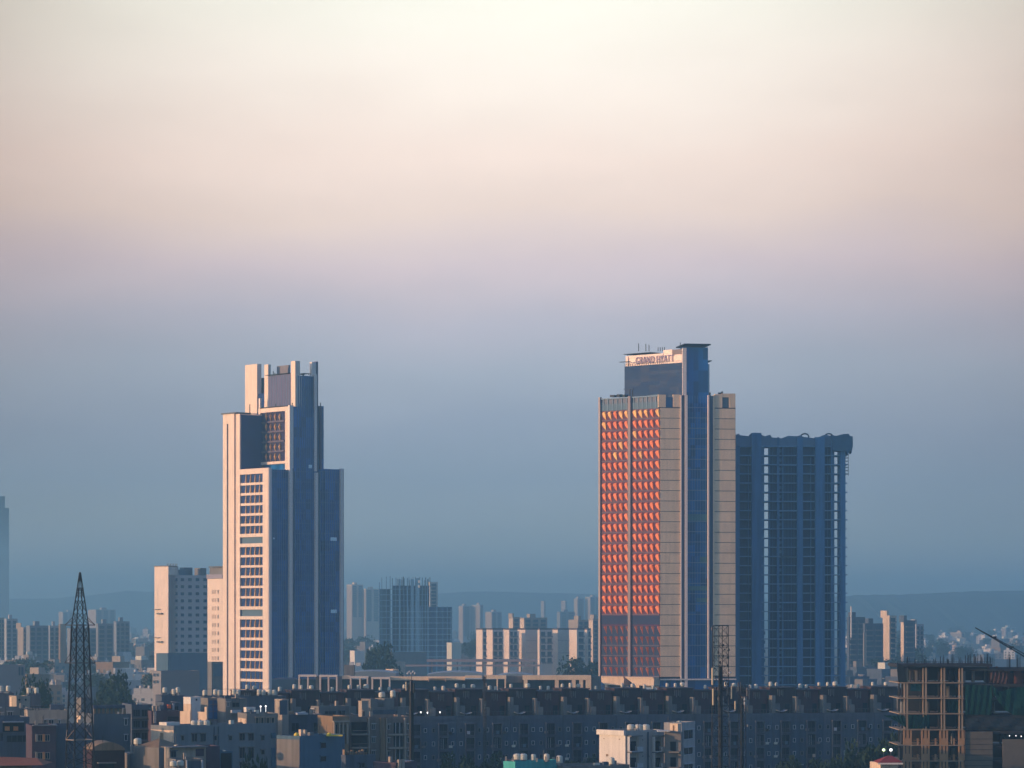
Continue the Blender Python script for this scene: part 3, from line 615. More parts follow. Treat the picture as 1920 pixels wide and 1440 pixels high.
# ================================================================ podium mall in front of the towers
DM = 985.0
ML = empty('shopping_podium', (X(840, DM), DM, 0), 'long low podium of beige portal frames and blue glass joining the tall towers', 'mall')
def mx_(mb, p0, p1, y0, y1, d0=0.0, d1=1.0, mi=0): mb.box(X(p0, DM), X(p1, DM), DM + d0, DM + d1, max(0, Z(y1, DM)), Z(y0, DM), mi)
mb = MB(); mx_(mb, 508, 1128, 1274, 1500, 3.5, 30); mb.build('glass_wall', mat('podium_glass', (.02, .05, .10), .3, .2, .1, spec=.25, panel=(2.5, 3.5, .2)), ML)
for p0, p1, y0, y1, th_, posts in ((560, 594, 1265, 1300, 3.6, (560, 576.5)), (599, 632.5, 1265.5, 1300, 3.6, (599.5, 615, 630.5)), (656.5, 691, 1268, 1300, 3.0, (656.5, 674, 688)), (696.5, 731.5, 1269.5, 1300, 3.0, (697, 713, 729.5)),
        (872, 903, 1266.5, 1300, 4.5, ()), (908, 949, 1266, 1300, 6.5, (931, 946)), (980, 1108, 1266, 1300, 8.5, (982, 1040.5, 1072, 1086, 1098))):
    mb = MB(); mx_(mb, p0, p1, y0, y0 + th_, -2.0, 3.4)
    for q in posts: mx_(mb, q, q + (2.6 if p1 < 960 else (7 if q < 1090 else 10)), y0 + th_, y1 + 10, -1.9, 1.5)
    mb.build('portal_frame', STONE2 if p0 > 850 else STONE, ML)
for p0, p1 in ((592, 598.5), (632.5, 641), (690, 696), (1108.5, 1127)):
    mb = MB(); mx_(mb, p0, p1, 1268, 1300, .2, 3.4); mb.build('stair_core', GREYW, ML)
for p0, p1, y0, y1 in ((731.5, 872, 1268.5, 1275.5), (641, 656, 1267, 1273), (949.5, 979.5, 1267.5, 1280)):
    mb = MB(); mx_(mb, p0, p1, y0, y1, .5, 3.4); mb.build('fascia', STONE2 if p0 < 940 else GREYW, ML)
mb = MB(); mx_(mb, 803, 836, 1271, 1272.3, -1, .4); mx_(mb, 803, 804, 1272.3, 1278, -1, .4); mx_(mb, 835, 836, 1272.3, 1278, -1, .4); mb.build('entrance_canopy', PEACHW, ML)
for p0, p1, y0, D_ in ((645, 742, 1258.5, 1040), (800, 905, 1260, 1050), (930, 1000, 1263, 1050)):
    mb = MB(); n = 12; pts = []
    for i in range(n + 1):
        t_ = i / n; pts.append((p0 + (p1 - p0) * t_, y0 + 8 * (1 - math.sin(math.pi * (t_ * .85 + .05)) ** .6)))
    for (a0, b0), (a1, b1) in zip(pts, pts[1:]):
        zb_ = Z(1276, D_); mb.quad8([(X(a0, D_), D_, zb_), (X(a1, D_), D_, zb_), (X(a1, D_), D_ + 30, zb_), (X(a0, D_), D_ + 30, zb_), (X(a0, D_), D_, Z(b0, D_)), (X(a1, D_), D_, Z(b1, D_)), (X(a1, D_), D_ + 30, Z(b1, D_)), (X(a0, D_), D_ + 30, Z(b0, D_))])
    mb.build('shallow_vault', mat('vault_skin', (.22, .27, .30), .5, .15, .1), ML)
for p0, p1, y0, y1, D_ in ((645, 664, 1247, 1260, 1030), (655, 662, 1241.5, 1247, 1030), (667, 676, 1242.5, 1249, 1030)):
    mb = MB(); mb.box(X(p0, D_), X(p1, D_), D_, D_ + 5, 0 if y1 > 1250 else Z(y1, D_), Z(y0, D_)); mb.build('roof_plant_room', GREYW if y1 > 1250 else WHITEW, ML)
# ================================================================ water tanks
def tank_proto(kind):
    mb = MB(); root = empty('water_tank', (0, 0, 0), 'tank', 'water tank')
    if kind == 0: mb.lathe((0, 0, .35), [(.56, 0), (.60, .1), (.60, .35), (.57, .40), (.60, .45), (.60, .8), (.57, .85), (.60, .9), (.58, 1.15), (.42, 1.32), (.2, 1.38)], 14)
    else: mb.lathe((0, 0, .35), [(.80, 0), (.86, .15), (.86, .5), (.82, .56), (.86, .62), (.84, 1.0), (.62, 1.2), (.25, 1.3)], 14)
    mb.build('tank_body', CREAM if kind != 2 else BLACKT, root)
    mb = MB(); mb.lathe((0, 0, 1.66), [(.2, 0), (.2, .07), (.08, .11)], 10); mb.build('tank_lid', STEELD, root)
    mb = MB()
    mb.box(-.5, .5, -.45, .45, 0, .34)
    mb.build('tank_stand', CONC, root)
    return root
TP = [tank_proto(0), tank_proto(1)]; TUSED = [False] * 2
def put_tank(px, py_base, D, label, group, kind=0, s=1.0, grow=1.35):
    loc = (X(px, D), D, Z(py_base, D)); r = TP[kind]
    if TUSED[kind]: r = copytree(r)
    TUSED[kind] = True; r.location = loc; r.scale = (s * grow, s * grow, s * grow); r['label'] = label; r['group'] = group
    r.rotation_euler = (0, 0, random.uniform(0, 3)); return r
ORD = ['first', 'second', 'third', 'fourth', 'fifth', 'sixth', 'seventh', 'eighth', 'ninth', 'tenth', 'eleventh', 'twelfth', 'thirteenth', 'fourteenth', 'fifteenth']
# ================================================================ shaded apartment row
RA = R(14); RD0 = 697.0; RP = Vector((X(548, RD0), RD0)); RU = Vector((math.cos(RA), math.sin(RA)))
UW = 12.75                                   # width of one block
def make_apartment(v=0):
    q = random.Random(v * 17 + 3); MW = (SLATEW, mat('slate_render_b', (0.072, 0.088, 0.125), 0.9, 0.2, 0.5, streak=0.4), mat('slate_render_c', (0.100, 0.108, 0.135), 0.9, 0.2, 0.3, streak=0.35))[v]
    root = empty('apartment_block', (0, 0, 0), 'x', 'apartment block', 'shaded grey apartment row')
    W = Wall((0, 0), (UW, 0)); zt = 21.4
    MB().box(0.03, UW - .03, 0, 12, 0, zt - .9).build('wall', MW, root)
    mb = MB(); W.box(mb, 0.03, UW - .03, zt - .9, zt, -.25, .12); mb.build('parapet', MW, root)
    for cx in (3.2, 9.6):
        for k in range(7):
            z0 = zt - 4.4 - 3.1 * k
            if z0 < .5: break
            mb = MB(); W.box(mb, cx - 1.2, cx + 1.2, z0, z0 + 2.5, -.1, .02, 1); W.box(mb, cx - 1.2, cx - .96, z0, z0 + 2.5, .021, .5); W.box(mb, cx + .96, cx + 1.2, z0, z0 + 2.5, .021, .5); W.box(mb, cx - 1.2, cx + 1.2, z0 + 2.5, z0 + 2.7, -.1, .75)
            mb.build('balcony_bay', [MW, WIN], root)
            mb = MB(); W.box(mb, cx - 1.2, cx + 1.2, z0 - .2, z0, -.1, .7); W.box(mb, cx - 1.2, cx + 1.2, z0 + .85, z0 + .92, .62, .68)
            for i in range(9): W.box(mb, cx - 1.17 + i * .285, cx - 1.13 + i * .285, z0, z0 + .85, .63, .67)
            mb.build('balcony', [MW], root)
            mb = MB(); W.box(mb, cx - .06, cx + .03, z0, z0 + 2.3, .03, .1); W.box(mb, cx - .55, cx - .48, z0, z0 + 2.3, .03, .1); mb.build('door_frame', FRAMED if (k * 3 + int(cx)) % 4 else FRAMEW, root)
    for i in range(7):
        u = q.choice((.3, 4.6, 6.3, 8.1, 10.9)); z0 = zt - 4.2 - 3.1 * q.randrange(4); mb = MB(); W.box(mb, u, u + .8, z0, z0 + .55, -.05, .4); mb.build('cooler_box', CREAM if i % 2 else GREYW, root)
    for i in range(3):
        cx = q.choice((3.2, 9.6)); z0 = zt - 4.4 - 3.1 * q.randrange(4); mb = MB(); W.box(mb, cx - .9 + .5 * i, cx - .2 + .5 * i, z0 + .2, z0 + .95, .72, .76); mb.build('laundry', (FRAMEW, BLUEW, BEIGEW)[i], root)
    for cx in (1.05, 5.4, 7.3, 11.8):
        for k in range(7):
            z0 = zt - 3.8 - 3.1 * k
            if z0 < .5: break
            add_win_u(root, W, cx - .36, cx + .36, z0, z0 + 1.05, FRAMEW if q.random() < .55 else GREYW, bars=0, sill=False, fr=.12)
    # penthouse storey set back: dark maroon walls under flat roofs at two heights
    for (x0, x1, top, m) in ((0.4, 6.9, 27.3, MAROON2), (7.2, 12.5, 26.75, MAROON)):
        MB().box(x0, x1, 3.2, 11, zt - .95, top).build('penthouse_wall', m, root)
        MB().box(x0 - .25, x1 + .1, 2.4, 11.3, top + .002, top + .2).build('roof_slab', mat('roof_slab_dark', (.06, .05, .06), .9, .2, .6), root)
        mb = MB()
        for i in range(4): xx = x0 + 1.9 + i * .42; mb.box(xx, xx + .13, 3.0, 3.19, top - 1.7 - .3 * (i % 2), top - .25 - .2 * q.random())
        mb.build('vent_pipe', GREYW, root)
        mb = MB(); mb.box(x0 + 3.8, x0 + 4.9, 3.12, 3.19, zt, zt + 2.2); mb.build('terrace_door', WIN, root)
    for (x0, x1, y0, h) in ((.1, .95, .7, 4.2), (.95, 2.3, 1.4, 2.3), (6.0, 6.5, .4, 3.9), (6.7, 7.3, .9, 3.2), (6.6, 7.9, .3, 1.9)):
        MB().box(x0, x1, y0, 3.1, zt - .92, zt + h).build('stair_wall' if h > 2.5 else 'terrace_wall', GREYW, root)
    mb = MB(); pr = None
    for i in range(7):
        t_ = i / 6; p = (1.0 + 2.6 * t_, .1, zt + .75 - .35 * math.sin(math.pi * t_)); 
        if pr: mb.quad8([(pr[0], -.3, pr[2]), (p[0], -.3, p[2]), (p[0], 2.2, p[2]), (pr[0], 2.2, pr[2]), (pr[0], -.3, pr[2] + .07), (p[0], -.3, p[2] + .07), (p[0], 2.2, p[2] + .07), (pr[0], 2.2, pr[2] + .07)])
        pr = p
    mb.build('shade_cloth', FRAMEW, root)
    mb = MB(); mb.box(2.4, 6.0, .1, .16, zt + .9, zt + .97); mb.box(8, 12.4, .1, .16, zt + .9, zt + .97)
    for i in range(12): mb.box(2.4 + i * .9, 2.45 + i * .9, .1, .15, zt, zt + .9)
    mb.build('terrace_railing', STEEL, root)
    return root
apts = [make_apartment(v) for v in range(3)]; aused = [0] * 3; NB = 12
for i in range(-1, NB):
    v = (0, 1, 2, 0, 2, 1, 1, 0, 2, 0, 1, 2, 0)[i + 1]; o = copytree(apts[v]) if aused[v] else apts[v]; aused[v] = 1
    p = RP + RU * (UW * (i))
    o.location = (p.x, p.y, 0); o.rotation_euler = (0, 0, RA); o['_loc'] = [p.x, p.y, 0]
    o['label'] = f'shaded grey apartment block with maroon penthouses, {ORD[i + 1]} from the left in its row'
def rowpt(s, back, z): q = RP + RU * s + Vector((-RU.y, RU.x)) * back; return q, z
tk = 0
for i in range(-1, NB):
    for j, (sx_, kind) in enumerate(((1.9, 0), (3.6, 0), (5.6, 1), (9.2, 0), (11.0, 0))):
        if (i * 5 + j * 3) % 7 == 2: continue
        q, z_ = rowpt(UW * i + sx_ + random.uniform(-.35, .35), 7 + random.uniform(-.8, 1.2), 27.5 if sx_ < 7 else 26.97)
        D_ = q.y; px_ = 960 + q.x / q.y * F; py_ = HY + (H - z_) / D_ * F
        put_tank(px_, py_, D_, f'cream water tank on the {ORD[i + 1]} apartment block of the shaded row, {ORD[j]} along its roof', 'tanks on the shaded apartment row', kind, 1.0, 0.60 if (i + j) % 3 else .72); tk += 1
for px_, py_, k in ((789, 1335, 0), (801.5, 1336, 1), (825, 1335, 2)):
    mb = MB(); D_ = 703; c = (X(px_, D_), D_, Z(py_, D_)); mb.lathe((c[0], c[1], c[2] - .2), [(.06, .05), (.14, .1), (.14, .28), (.06, .33)], 8); mb.box(c[0] - .04, c[0] + .04, c[1], c[1] + 3, c[2] - .3, c[2] - .2)
    mb.build('terrace_lamp', LAMP, label=f'lit white lamp on the shaded apartment terrace, {ORD[k]} of the three glowing together', cat='lamp', group='lamps on the shaded terraces', loc=c)
# ================================================================ foreground roofs, left to right
def roofbox(root, nm, p0, p1, y0, y1, D, dep, m, th=0):
    """a box on or against a building, seen from column p0 to p1"""
    mb = MB(); x0, x1 = X(p0, D), X(p1, D); mb.box(x0, x1, D, D + dep, Z(y1, D), Z(y0, D)); return mb.build(nm, m, root)
# --- cream roof house with two round vents, far left
b, WL, WR, zt = block('roof_house', 'cream rooftop house with two round vent holes at the far left', 'house', 17, 31, 56, 1305, 640, 62, BEIGEW, par=.4)
mb = MB()
for p in (36, 48): u = WR.at(p); c = WR.P(u, .03, WR.z(1312, u)); mb.tube(c, (c[0] + WR.n.x * .1, c[1] + WR.n.y * .1, c[2]), .22, 10)
mb.build('round_vent', WIN, b)
mb = MB(); WL.box(mb, .8, 1.9, Z(1325, 640), Z(1308, 640), 0, .08); mb.build('door', PEACHW, b)
b, WL, WR, zt = block('water_tank_tower', 'slate block carrying two cream tanks behind the cream roof house', 'building', 48, 50, 76, 1302, 660, 80, SLATEW, par=.2, dl=6)
put_tank(54, 1301.5, 661, 'left cream tank on the slate block behind the cream roof house', 'tanks at the far left', 0, 1, .82); put_tank(68.5, 1301.5, 661, 'right cream tank on the slate block behind the cream roof house', 'tanks at the far left', 0, 1, .82)
put_tank(2, 1299, 670, 'cream tank cut by the left edge of the picture', 'tanks at the far left', 0, 1, .9); put_tank(15.5, 1298, 670, 'cream tank second from the left edge', 'tanks at the far left', 0, 1, .85)
b, WL, WR, zt = block('house', 'low slate house under the two leftmost cream tanks', 'house', -20, -18, 26, 1300, 668, 80, SLATEW, dl=8, par=.3)
b, WL, WR, zt = block('house', 'white house with black roof frames below the cream roof house, at the left edge', 'house', -20, -12, 60, 1328, 610, 70, GREYW, dl=10, par=.5)
for q in ((2, 6, 1336, 1346), (14, 24, 1334, 1343)): add_window(b, WR, q[0], q[1], q[2], q[3])
mb = MB()
for p in (38, 47, 52, 60, 66, 72): roof = mb.box(X(p, 604), X(p + 1, 604), 604, 604.1, Z(1344, 604), Z(1330 if p < 60 else 1325, 604))
mb.box(X(38, 604), X(48, 604), 604, 606, Z(1331, 604), Z(1330, 604)); mb.box(X(52, 604), X(61, 604), 604, 606, Z(1331.5, 604), Z(1330.5, 604)); mb.box(X(56, 604), X(78, 604), 604.2, 607, Z(1325.5, 604), Z(1324, 604))
mb.build('roof_frame', STEELD, b)
b, WL, WR, zt = block('apartment_building', 'grey beige building with a pair of wide windows behind the plum building', 'building', 50, 52, 128, 1332, 596, 78, BEIGEW, dl=12)
add_window(b, WR, 81, 88, 1349, 1358); add_window(b, WR, 91, 101, 1349, 1358); add_window(b, WR, 109, 113.5, 1350, 1358, bars=0)
mb = MB(); WR.pbox(mb, 96, 122, 1322, 1331, -5, -2); mb.build('roof_cabin', SLATEW, b)
b, WL, WR, zt = block('house', 'dark blue house with orange shuttered balcony at the left edge', 'house', -30, -24, 55, 1345, 566, 72, SLATEW, dl=10)
mb = MB(); WR.pbox(mb, 5, 43, 1352.5, 1354, 0, 1.2); mb.build('awning', FRAMEW, b)
for p0, p1 in ((9, 18), (25, 34)):
    mb = MB(); WR.pbox(mb, p0, p1, 1362, 1370, 0, .12); mb.build('shutter', SHUT, b)
mb = MB(); WR.pbox(mb, 5, 45, 1356, 1372, -.04, .05); mb.build('balcony_opening', WIN, b)
add_window(b, WR, 0, 6, 1374, 1390, SLATEW); add_window(b, WR, 12, 52, 1378, 1392, SLATEW, bars=3, sill=False)
b, WL, WR, zt = block('plum_building', 'plum coloured building with orange framed windows beside the lattice pylon', 'building', 56, 60, 105, 1361, 545, 76, PURW, dl=12)
for y0 in (1377, 1410.5):
    for p0 in (66.5, 80): 
        add_window(b, WR, p0 + 4, p0 + 13.5, y0, y0 + 13, BEIGEW, sill=False, bars=1)
        mb = MB(); WR.pbox(mb, p0, p0 + 3.8, y0 - .5, y0 + 13.5, 0, .3); mb.build('shutter', SHUT if p0 > 70 else BEIGEW, b)
mb = MB(); WR.pbox(mb, 62, 106, 1359.5, 1361.2, -2, .5); mb.build('roof_edge', GREYW, b)
b, WL, WR, zt = block('annex_building', 'blank blue grey annex right of the plum building, behind the pylon', 'building', 104, 105.5, 176, 1360, 549, 80, SLATEW, dl=10)
b, WL, WR, zt = block('stair_tower', 'warm lit little stair tower seen through the lattice pylon', 'building', 144, 151, 156, 1342, 560, 48, PEACHW, par=.3)
b, WL, WR, zt = block('roof_house', 'pale grey roof room with gabled cap seen through the pylon', 'house', 143, 152, 173, 1308, 610, 48, GREYW, par=.2)
P_, A_, B_, C_, w1, w2 = corner(143, 152, 173, 610, 48)
mb = MB(); w2.box(mb, w2.L * .3, w2.L * .45, Z(1314, 610), Z(1310, 610), .02, .1); mb.build('vent', WIN, b)
b, WL, WR, zt = block('grey_building', 'large blue grey building with blank wall right of the pylon', 'building', 172, 176, 245, 1339, 560, 72, mat('bluegrey_render', (.105, .115, .135), .9, .12, .35, streak=.3), dl=14)
add_window(b, WR, 233, 239, 1347, 1360, FRAMEW, bars=0); add_window(b, WR, 233, 239, 1377, 1389, FRAMEW, bars=0)
mb = MB()
for p in range(178, 240, 8): WR.pbox(mb, p, p + 4, 1329, 1338.5, -1.5, -1)
mb.build('roof_post', BROWNW, b); mb = MB(); WR.pbox(mb, 176, 236, 1322.5, 1328.5, -2.5, -.6); mb.build('pergola_roof', SLATEW, b)
b, WL, WR, zt = block('domed_hall', 'dark red hall with a curved brown roof at the bottom left', 'building', 168, 172, 234, 1405, 520, 74, RUST, dl=10, par=0)
mb = MB(); n = 12; pr = None
for i in range(n + 1):
    t_ = i / n; u = WR.L * t_; z_ = zt + 1.15 * math.sin(math.pi * t_) ** .75 + .05
    if pr: mb.quad8([WR.P(pr[0], .3, zt - .2), WR.P(u, .3, zt - .2), WR.P(u, -9, zt - .2), WR.P(pr[0], -9, zt - .2), WR.P(pr[0], .3, pr[1]), WR.P(u, .3, z_), WR.P(u, -9, z_), WR.P(pr[0], -9, pr[1])])
    pr = (u, z_)
mb.build('vaulted_roof', BROWNW, b); mb = MB(); WR.pbox(mb, 182, 216, 1429, 1431, 0, 1.5); mb.build('awning', GREYW, b); mb = MB(); WR.pbox(mb, 186, 214, 1432, 1450, -.02, .06); mb.build('doorway', WIN, b)
b, WL, WR, zt = block('glass_house', 'dark blue glazed house with open balconies left of the stepped white stair tower', 'building', 244, 247, 284, 1321, 590, 74, SLATEW, dl=12)
for y0 in (1330, 1351, 1373):
    add_window(b, WR, 249, 263, y0, y0 + 14, SLATEW, bars=2, sill=False); add_window(b, WR, 265, 281, y0, y0 + 14, SLATEW, bars=2, sill=False)
    mb = MB(); WR.pbox(mb, 246, 284, y0 + 15.5, y0 + 17, -.1, .9); mb.build('balcony_slab', GREYW, b)
b, WL, WR, zt = block('picket_roof', 'low roof with a row of pale picket posts at the bottom left', 'building', 238, 244, 291, 1413, 530, 66, GREYW, dl=8, par=.1)
mb = MB()
for k in range(8): WR.pbox(mb, 246 + k * 5.6, 249 + k * 5.6, 1397 + (k % 3) * 2, 1412.8, -.5, -.1)
mb.build('picket', BEIGEW, b); add_window(b, WR, 256, 266, 1420, 1438, SLATEW, bars=0)
put_tank(258, 1398, 536, 'single cream tank above the pale picket posts', 'tanks on the left roofs', 1, .8, 1.0)
b, WL, WR, zt = block('brick_house', 'small reddish house with terracotta roof cut by the bottom left corner', 'house', -40, -36, 60, 1434, 500, 75, BROWNW, dl=8, par=0)
mb = MB(); D_ = 500; mb.faces([(X(-44, D_), D_ - 1, Z(1436, D_)), (X(83, D_), D_ - 1, Z(1434, D_)), (X(83, D_), D_ + 9, Z(1434, D_)), (X(-44, D_), D_ + 9, Z(1436, D_)), (X(-40, D_), D_ + 4, Z(1420, D_)), (X(62, D_), D_ + 4, Z(1423.5, D_))], [(0, 1, 5, 4), (3, 4, 5, 2), (1, 2, 5), (0, 4, 3), (0, 3, 2, 1)]); mb.build('tiled_roof', TERRA, b)
# --- centre left: long cream and grey building
b, WL, WR, zt = block('long_building', 'long grey building with sunlit cream end wall below the stepped white stair tower', 'building', 283, 326, 517, 1361, 555, 47, mat('cool_grey_render', (.20, .21, .22), .9, .08, .35, streak=.2), dl=0)
mb = MB(); WL.box(mb, .02, WL.L - .02, 0, zt - .82, .0, .06); mb.build('end_wall', PEACHW, b)  # sunlight on this end put into a warm colour, main wall left grey
mb = MB(); WL.pbox(mb, 301, 307, 1374, 1392, .06, .10); mb.build('door', BROWNW, b)
for q in ((339.5, 345, 1379, 1388.5), (359, 369.5, 1375, 1391), (375, 386, 1375, 1391), (400.5, 406.5, 1379, 1388.5), (428.5, 435, 1379, 1388.5), (448.5, 459, 1374.5, 1389), (465, 476, 1374.5, 1389), (489, 496, 1378.5, 1388.5),
          (448.5, 459, 1401, 1422), (465, 476, 1401, 1422), (489, 496, 1405.5, 1415), (448.5, 459, 1428, 1445), (489, 496, 1431, 1440)):
    add_window(b, WR, q[0], q[1], q[2], q[3], GREYW, bars=1 if q[1] - q[0] > 8 else 0)
mb = MB()
for p in (400.5, 408.5): WR.pbox(mb, p, p + .8, 1362, 1440, .05, .2)
mb.build('drain_pipe', SLATEW, b)
mb = MB(); WR.pbox(mb, 508, 515, 1374, 1384, 0, .4); WR.pbox(mb, 508, 515, 1402, 1440, 0, .3); mb.build('blue_panel', BLUEW, b)
mb = MB(); WL.pbox(mb, 290, 304, 1354.5, 1360.5, -4, -1); mb.build('roof_box', WHITEW, b)
mb = MB(); WR.pbox(mb, 400, 411, 1352, 1360, -4, -2.5); mb.build('roof_bundle', mat('ochre_bundle', (.3, .24, .1), .9), b)
for k, p in enumerate((364, 375.5, 387)): put_tank(p, 1363, 560.5, f'white tank on the long grey building, {ORD[k]} of three in a line', 'tanks on the long grey building', 1, .78, .95)
b, WL, WR, zt = block('stepped_stair_tower', 'sunlit white stair tower rising in steps behind the long grey building', 'building', 344, 357.5, 376, 1307, 585, 47, WHITEW, par=.2)
mb = MB(); u = WR.at(368); c = WR.P(u, .02, WR.z(1312, u)); mb.tube(c, (c[0] + WR.n.x * .1, c[1] + WR.n.y * .1, c[2]), .18, 10); mb.build('round_vent', WIN, b)
for p0, p1, y0, dd in ((337.5, 357, 1334, 581), (344, 358, 1320, 583), (370, 388, 1335, 580), (383.5, 388, 1325.5, 579.5)):
    P_, A_, B_, C_, w1, w2 = corner(p0, p1 - .5, p1 + 1.5, dd, 40); MB().prism([A_, P_, B_, C_], 0, Z(y0, dd)).build('lower_step', PEACHW, b)
b, WL, WR, zt = block('glazed_pavilion', 'dark glazed roof pavilion between the white stair tower and the row of cream tanks', 'building', 387, 390, 421, 1309, 602, 70, GREYW, dl=9, par=.3)
mb = MB(); WR.pbox(mb, 391, 419, 1313, 1348, 0, .05); mb.build('glazing', GLASS, b)
mb = MB()
for p in (399, 409, 418): WR.pbox(mb, p, p + .7, 1313, 1348, .05, .15)
WR.pbox(mb, 391, 419, 1320, 1320.8, .05, .14); WR.pbox(mb, 391, 419, 1333, 1333.8, .05, .14); mb.build('mullion', STEEL, b)
b, WL, WR, zt = block('house', 'grey house with pale gate below the leftmost dishes of the stone tower', 'house', 419, 423, 463, 1310, 598, 66, GREYW, dl=9)
add_window(b, WR, 435, 449, 1309, 1326, SLATEW, sill=False); mb = MB(); WR.pbox(mb, 432, 449.5, 1331, 1337, 0, 1); mb.build('canopy', FRAMEW, b); add_window(b, WR, 425, 430, 1316, 1325)
b, WL, WR, zt = block('roof_house', 'small white rooftop room with one dark window by two lit lamps', 'house', 457, 462, 479, 1326, 580, 62, WHITEW, par=.3)
add_window(b, WR, 467, 472.5, 1330.5, 1338); 
b, WL, WR, zt = block('columned_house', 'pale house with tall dark columned openings right end of the long grey building', 'house', 460, 463, 521, 1338, 570, 74, GREYW, dl=9)
for p in (479, 489, 499.5, 509): add_window(b, WR, p, p + 5.5, 1345, 1361, BEIGEW, bars=0)
mb = MB(); WL.box(mb, .5, WL.L - .5, 0, zt - 1, .0, .05); mb.build('end_wall', PEACHW, b)
for k, (p, y) in enumerate(((488.8, 1324.5), (498.3, 1324))):
    mb = MB(); D_ = 585; c = (X(p, D_), D_, Z(y, D_)); mb.lathe((c[0], c[1], c[2] - .2), [(.06, .05), (.14, .1), (.14, .28), (.06, .33)], 8); mb.box(c[0] - .03, c[0] + .03, c[1] - .03, c[1] + .03, c[2] - 3.5, c[2] - .2)
    mb.build('roof_lamp', LAMP, label=('left' if k == 0 else 'right') + ' of two lit white lamps near the small white rooftop room', cat='lamp', group='lamps by the rooftop room', loc=c)
b, WL, WR, zt = block('shed', 'slate rooftop shed with an orange drum beside the stepped white stair tower', 'shed', 304, 307, 337, 1317, 600, 72, SLATEW, dl=8)
mb = MB(); WR.pbox(mb, 313, 319, 1321, 1328, 0, .9); mb.build('orange_drum', ORANGE, b); mb = MB(); WR.pbox(mb, 323, 326, 1319, 1336, .0, .5); mb.build('pale_post', FRAMEW, b); add_window(b, WR, 327, 335, 1318, 1336, SLATEW, sill=False)
b, WL, WR, zt = block('plum_building', 'plum block with a dark garage opening left of the stepped stair tower', 'building', 280, 284, 338, 1333, 588, 70, PURW, dl=9)
add_window(b, WR, 313.5, 336, 1342.5, 1358, SLATEW, sill=False, bars=0)
mb = MB()
for p in (288, 291): WR.pbox(mb, p, p + 1.2, 1334, 1356, 0, .2)
mb.build('pipe', WHITEW, b)
# row of tanks before the stone tower
b, WL, WR, zt = block('tank_roof', 'long dark roof carrying the cream tanks below the stone tower', 'building', 376, 379, 536, 1306, 660, 75, SLATEW, dl=9, par=.4)
for k, p in enumerate((384, 404, 411, 439, 446.5, 486, 494, 506, 514)):
    put_tank(p, 1305.5 - (k % 2), 664, f'cream tank below the stone tower, {ORD[k]} from the left along the dark roof', 'tanks below the stone tower', 0, 1, .82)
mb = MB(); mb.box(X(380, 662), X(520, 662), 662, 662.08, Z(1292.2, 662), Z(1291.6, 662)); mb.box(X(470, 662), X(476, 662), 662.2, 663, Z(1305, 662), Z(1296, 662)); mb.build('pipe_rail', STEELD, b)
b, WL, WR, zt = block('grey_building', 'slate roof block with three cream tanks behind the orange drum', 'building', 300, 303, 345, 1304, 668, 74, SLATEW, dl=8, par=.3)
for k, (p, y) in enumerate(((309, 1301), (326, 1304), (333.5, 1301))): put_tank(p, y, 672, f'cream tank on the slate block behind the orange drum, {ORD[k]} of three', 'tanks behind the orange drum', 0, 1, .85)
# bottom centre left: small brown roofs
b, WL, WR, zt = block('low_house', 'low house with hipped brown roof and cream wall at the bottom', 'house', 262, 298, 346, 1402, 520, 40, GREYW, par=0, dl=6)
mb = MB(); P_, A_, B_, C_, w1, w2 = corner(262, 298, 346, 520, 40, dl=6); e = Z(1386, 520); m_ = (Vector(A_) + B_) / 2
mb.faces([(*A_, zt), (*P_, zt), (*B_, zt), (*C_, zt), (m_.x, m_.y, e)], [(0, 1, 4), (1, 2, 4), (2, 3, 4), (3, 0, 4), (0, 3, 2, 1)]); mb.build('hipped_roof', BROWNW, b)
b, WL, WR, zt = block('low_house', 'low cream house with a brown garage door, bottom left', 'house', 308, 318, 386, 1401, 505, 55, BEIGEW, par=.3)
add_window(b, WR, 320, 330, 1408, 1420, SLATEW); mb = MB(); WR.pbox(mb, 367, 382, 1404, 1418, 0, .08); mb.build('garage_door', PURW, b); mb = MB(); WR.pbox(mb, 318, 386, 1399.5, 1401.5, -3, .8); mb.build('roof_edge', GREYW, b)
b, WL, WR, zt = block('low_house', 'low plum house beside the cream house with brown garage door', 'house', 382, 385, 412, 1399, 512, 70, PURW, par=.3, dl=6); add_window(b, WR, 385, 390, 1427, 1430, SLATEW, bars=0)
b, WL, WR, zt = block('low_house', 'dark blue hut under the drain pipes of the long grey building', 'house', 408, 411, 436, 1409, 515, 70, BLUEW, par=.3, dl=6); mb = MB(); WR.pbox(mb, 414, 434, 1412, 1440, 0, .1); mb.build('glazing', WIN, b)
b, WL, WR, zt = block('low_house', 'grey veranda house with white posts at the bottom left of centre', 'house', 326, 330, 382, 1424, 498, 70, GREYW, par=.2, dl=6)
mb = MB(); WR.pbox(mb, 350, 376, 1427, 1446, 0, .08); mb.build('veranda_opening', SLATEW, b); mb = MB()
for p in (348, 377): WR.pbox(mb, p, p + 2.5, 1425, 1446, .08, .6)
mb.build('veranda_post', FRAMEW, b)
put_tank(325, 1439, 496, 'cream tank at the bottom edge beside the veranda house, left one', 'tanks by the veranda house', 1, .7, .95); put_tank(338, 1438, 497, 'cream tank at the bottom edge beside the veranda house, right one', 'tanks by the veranda house', 1, .7, .95)
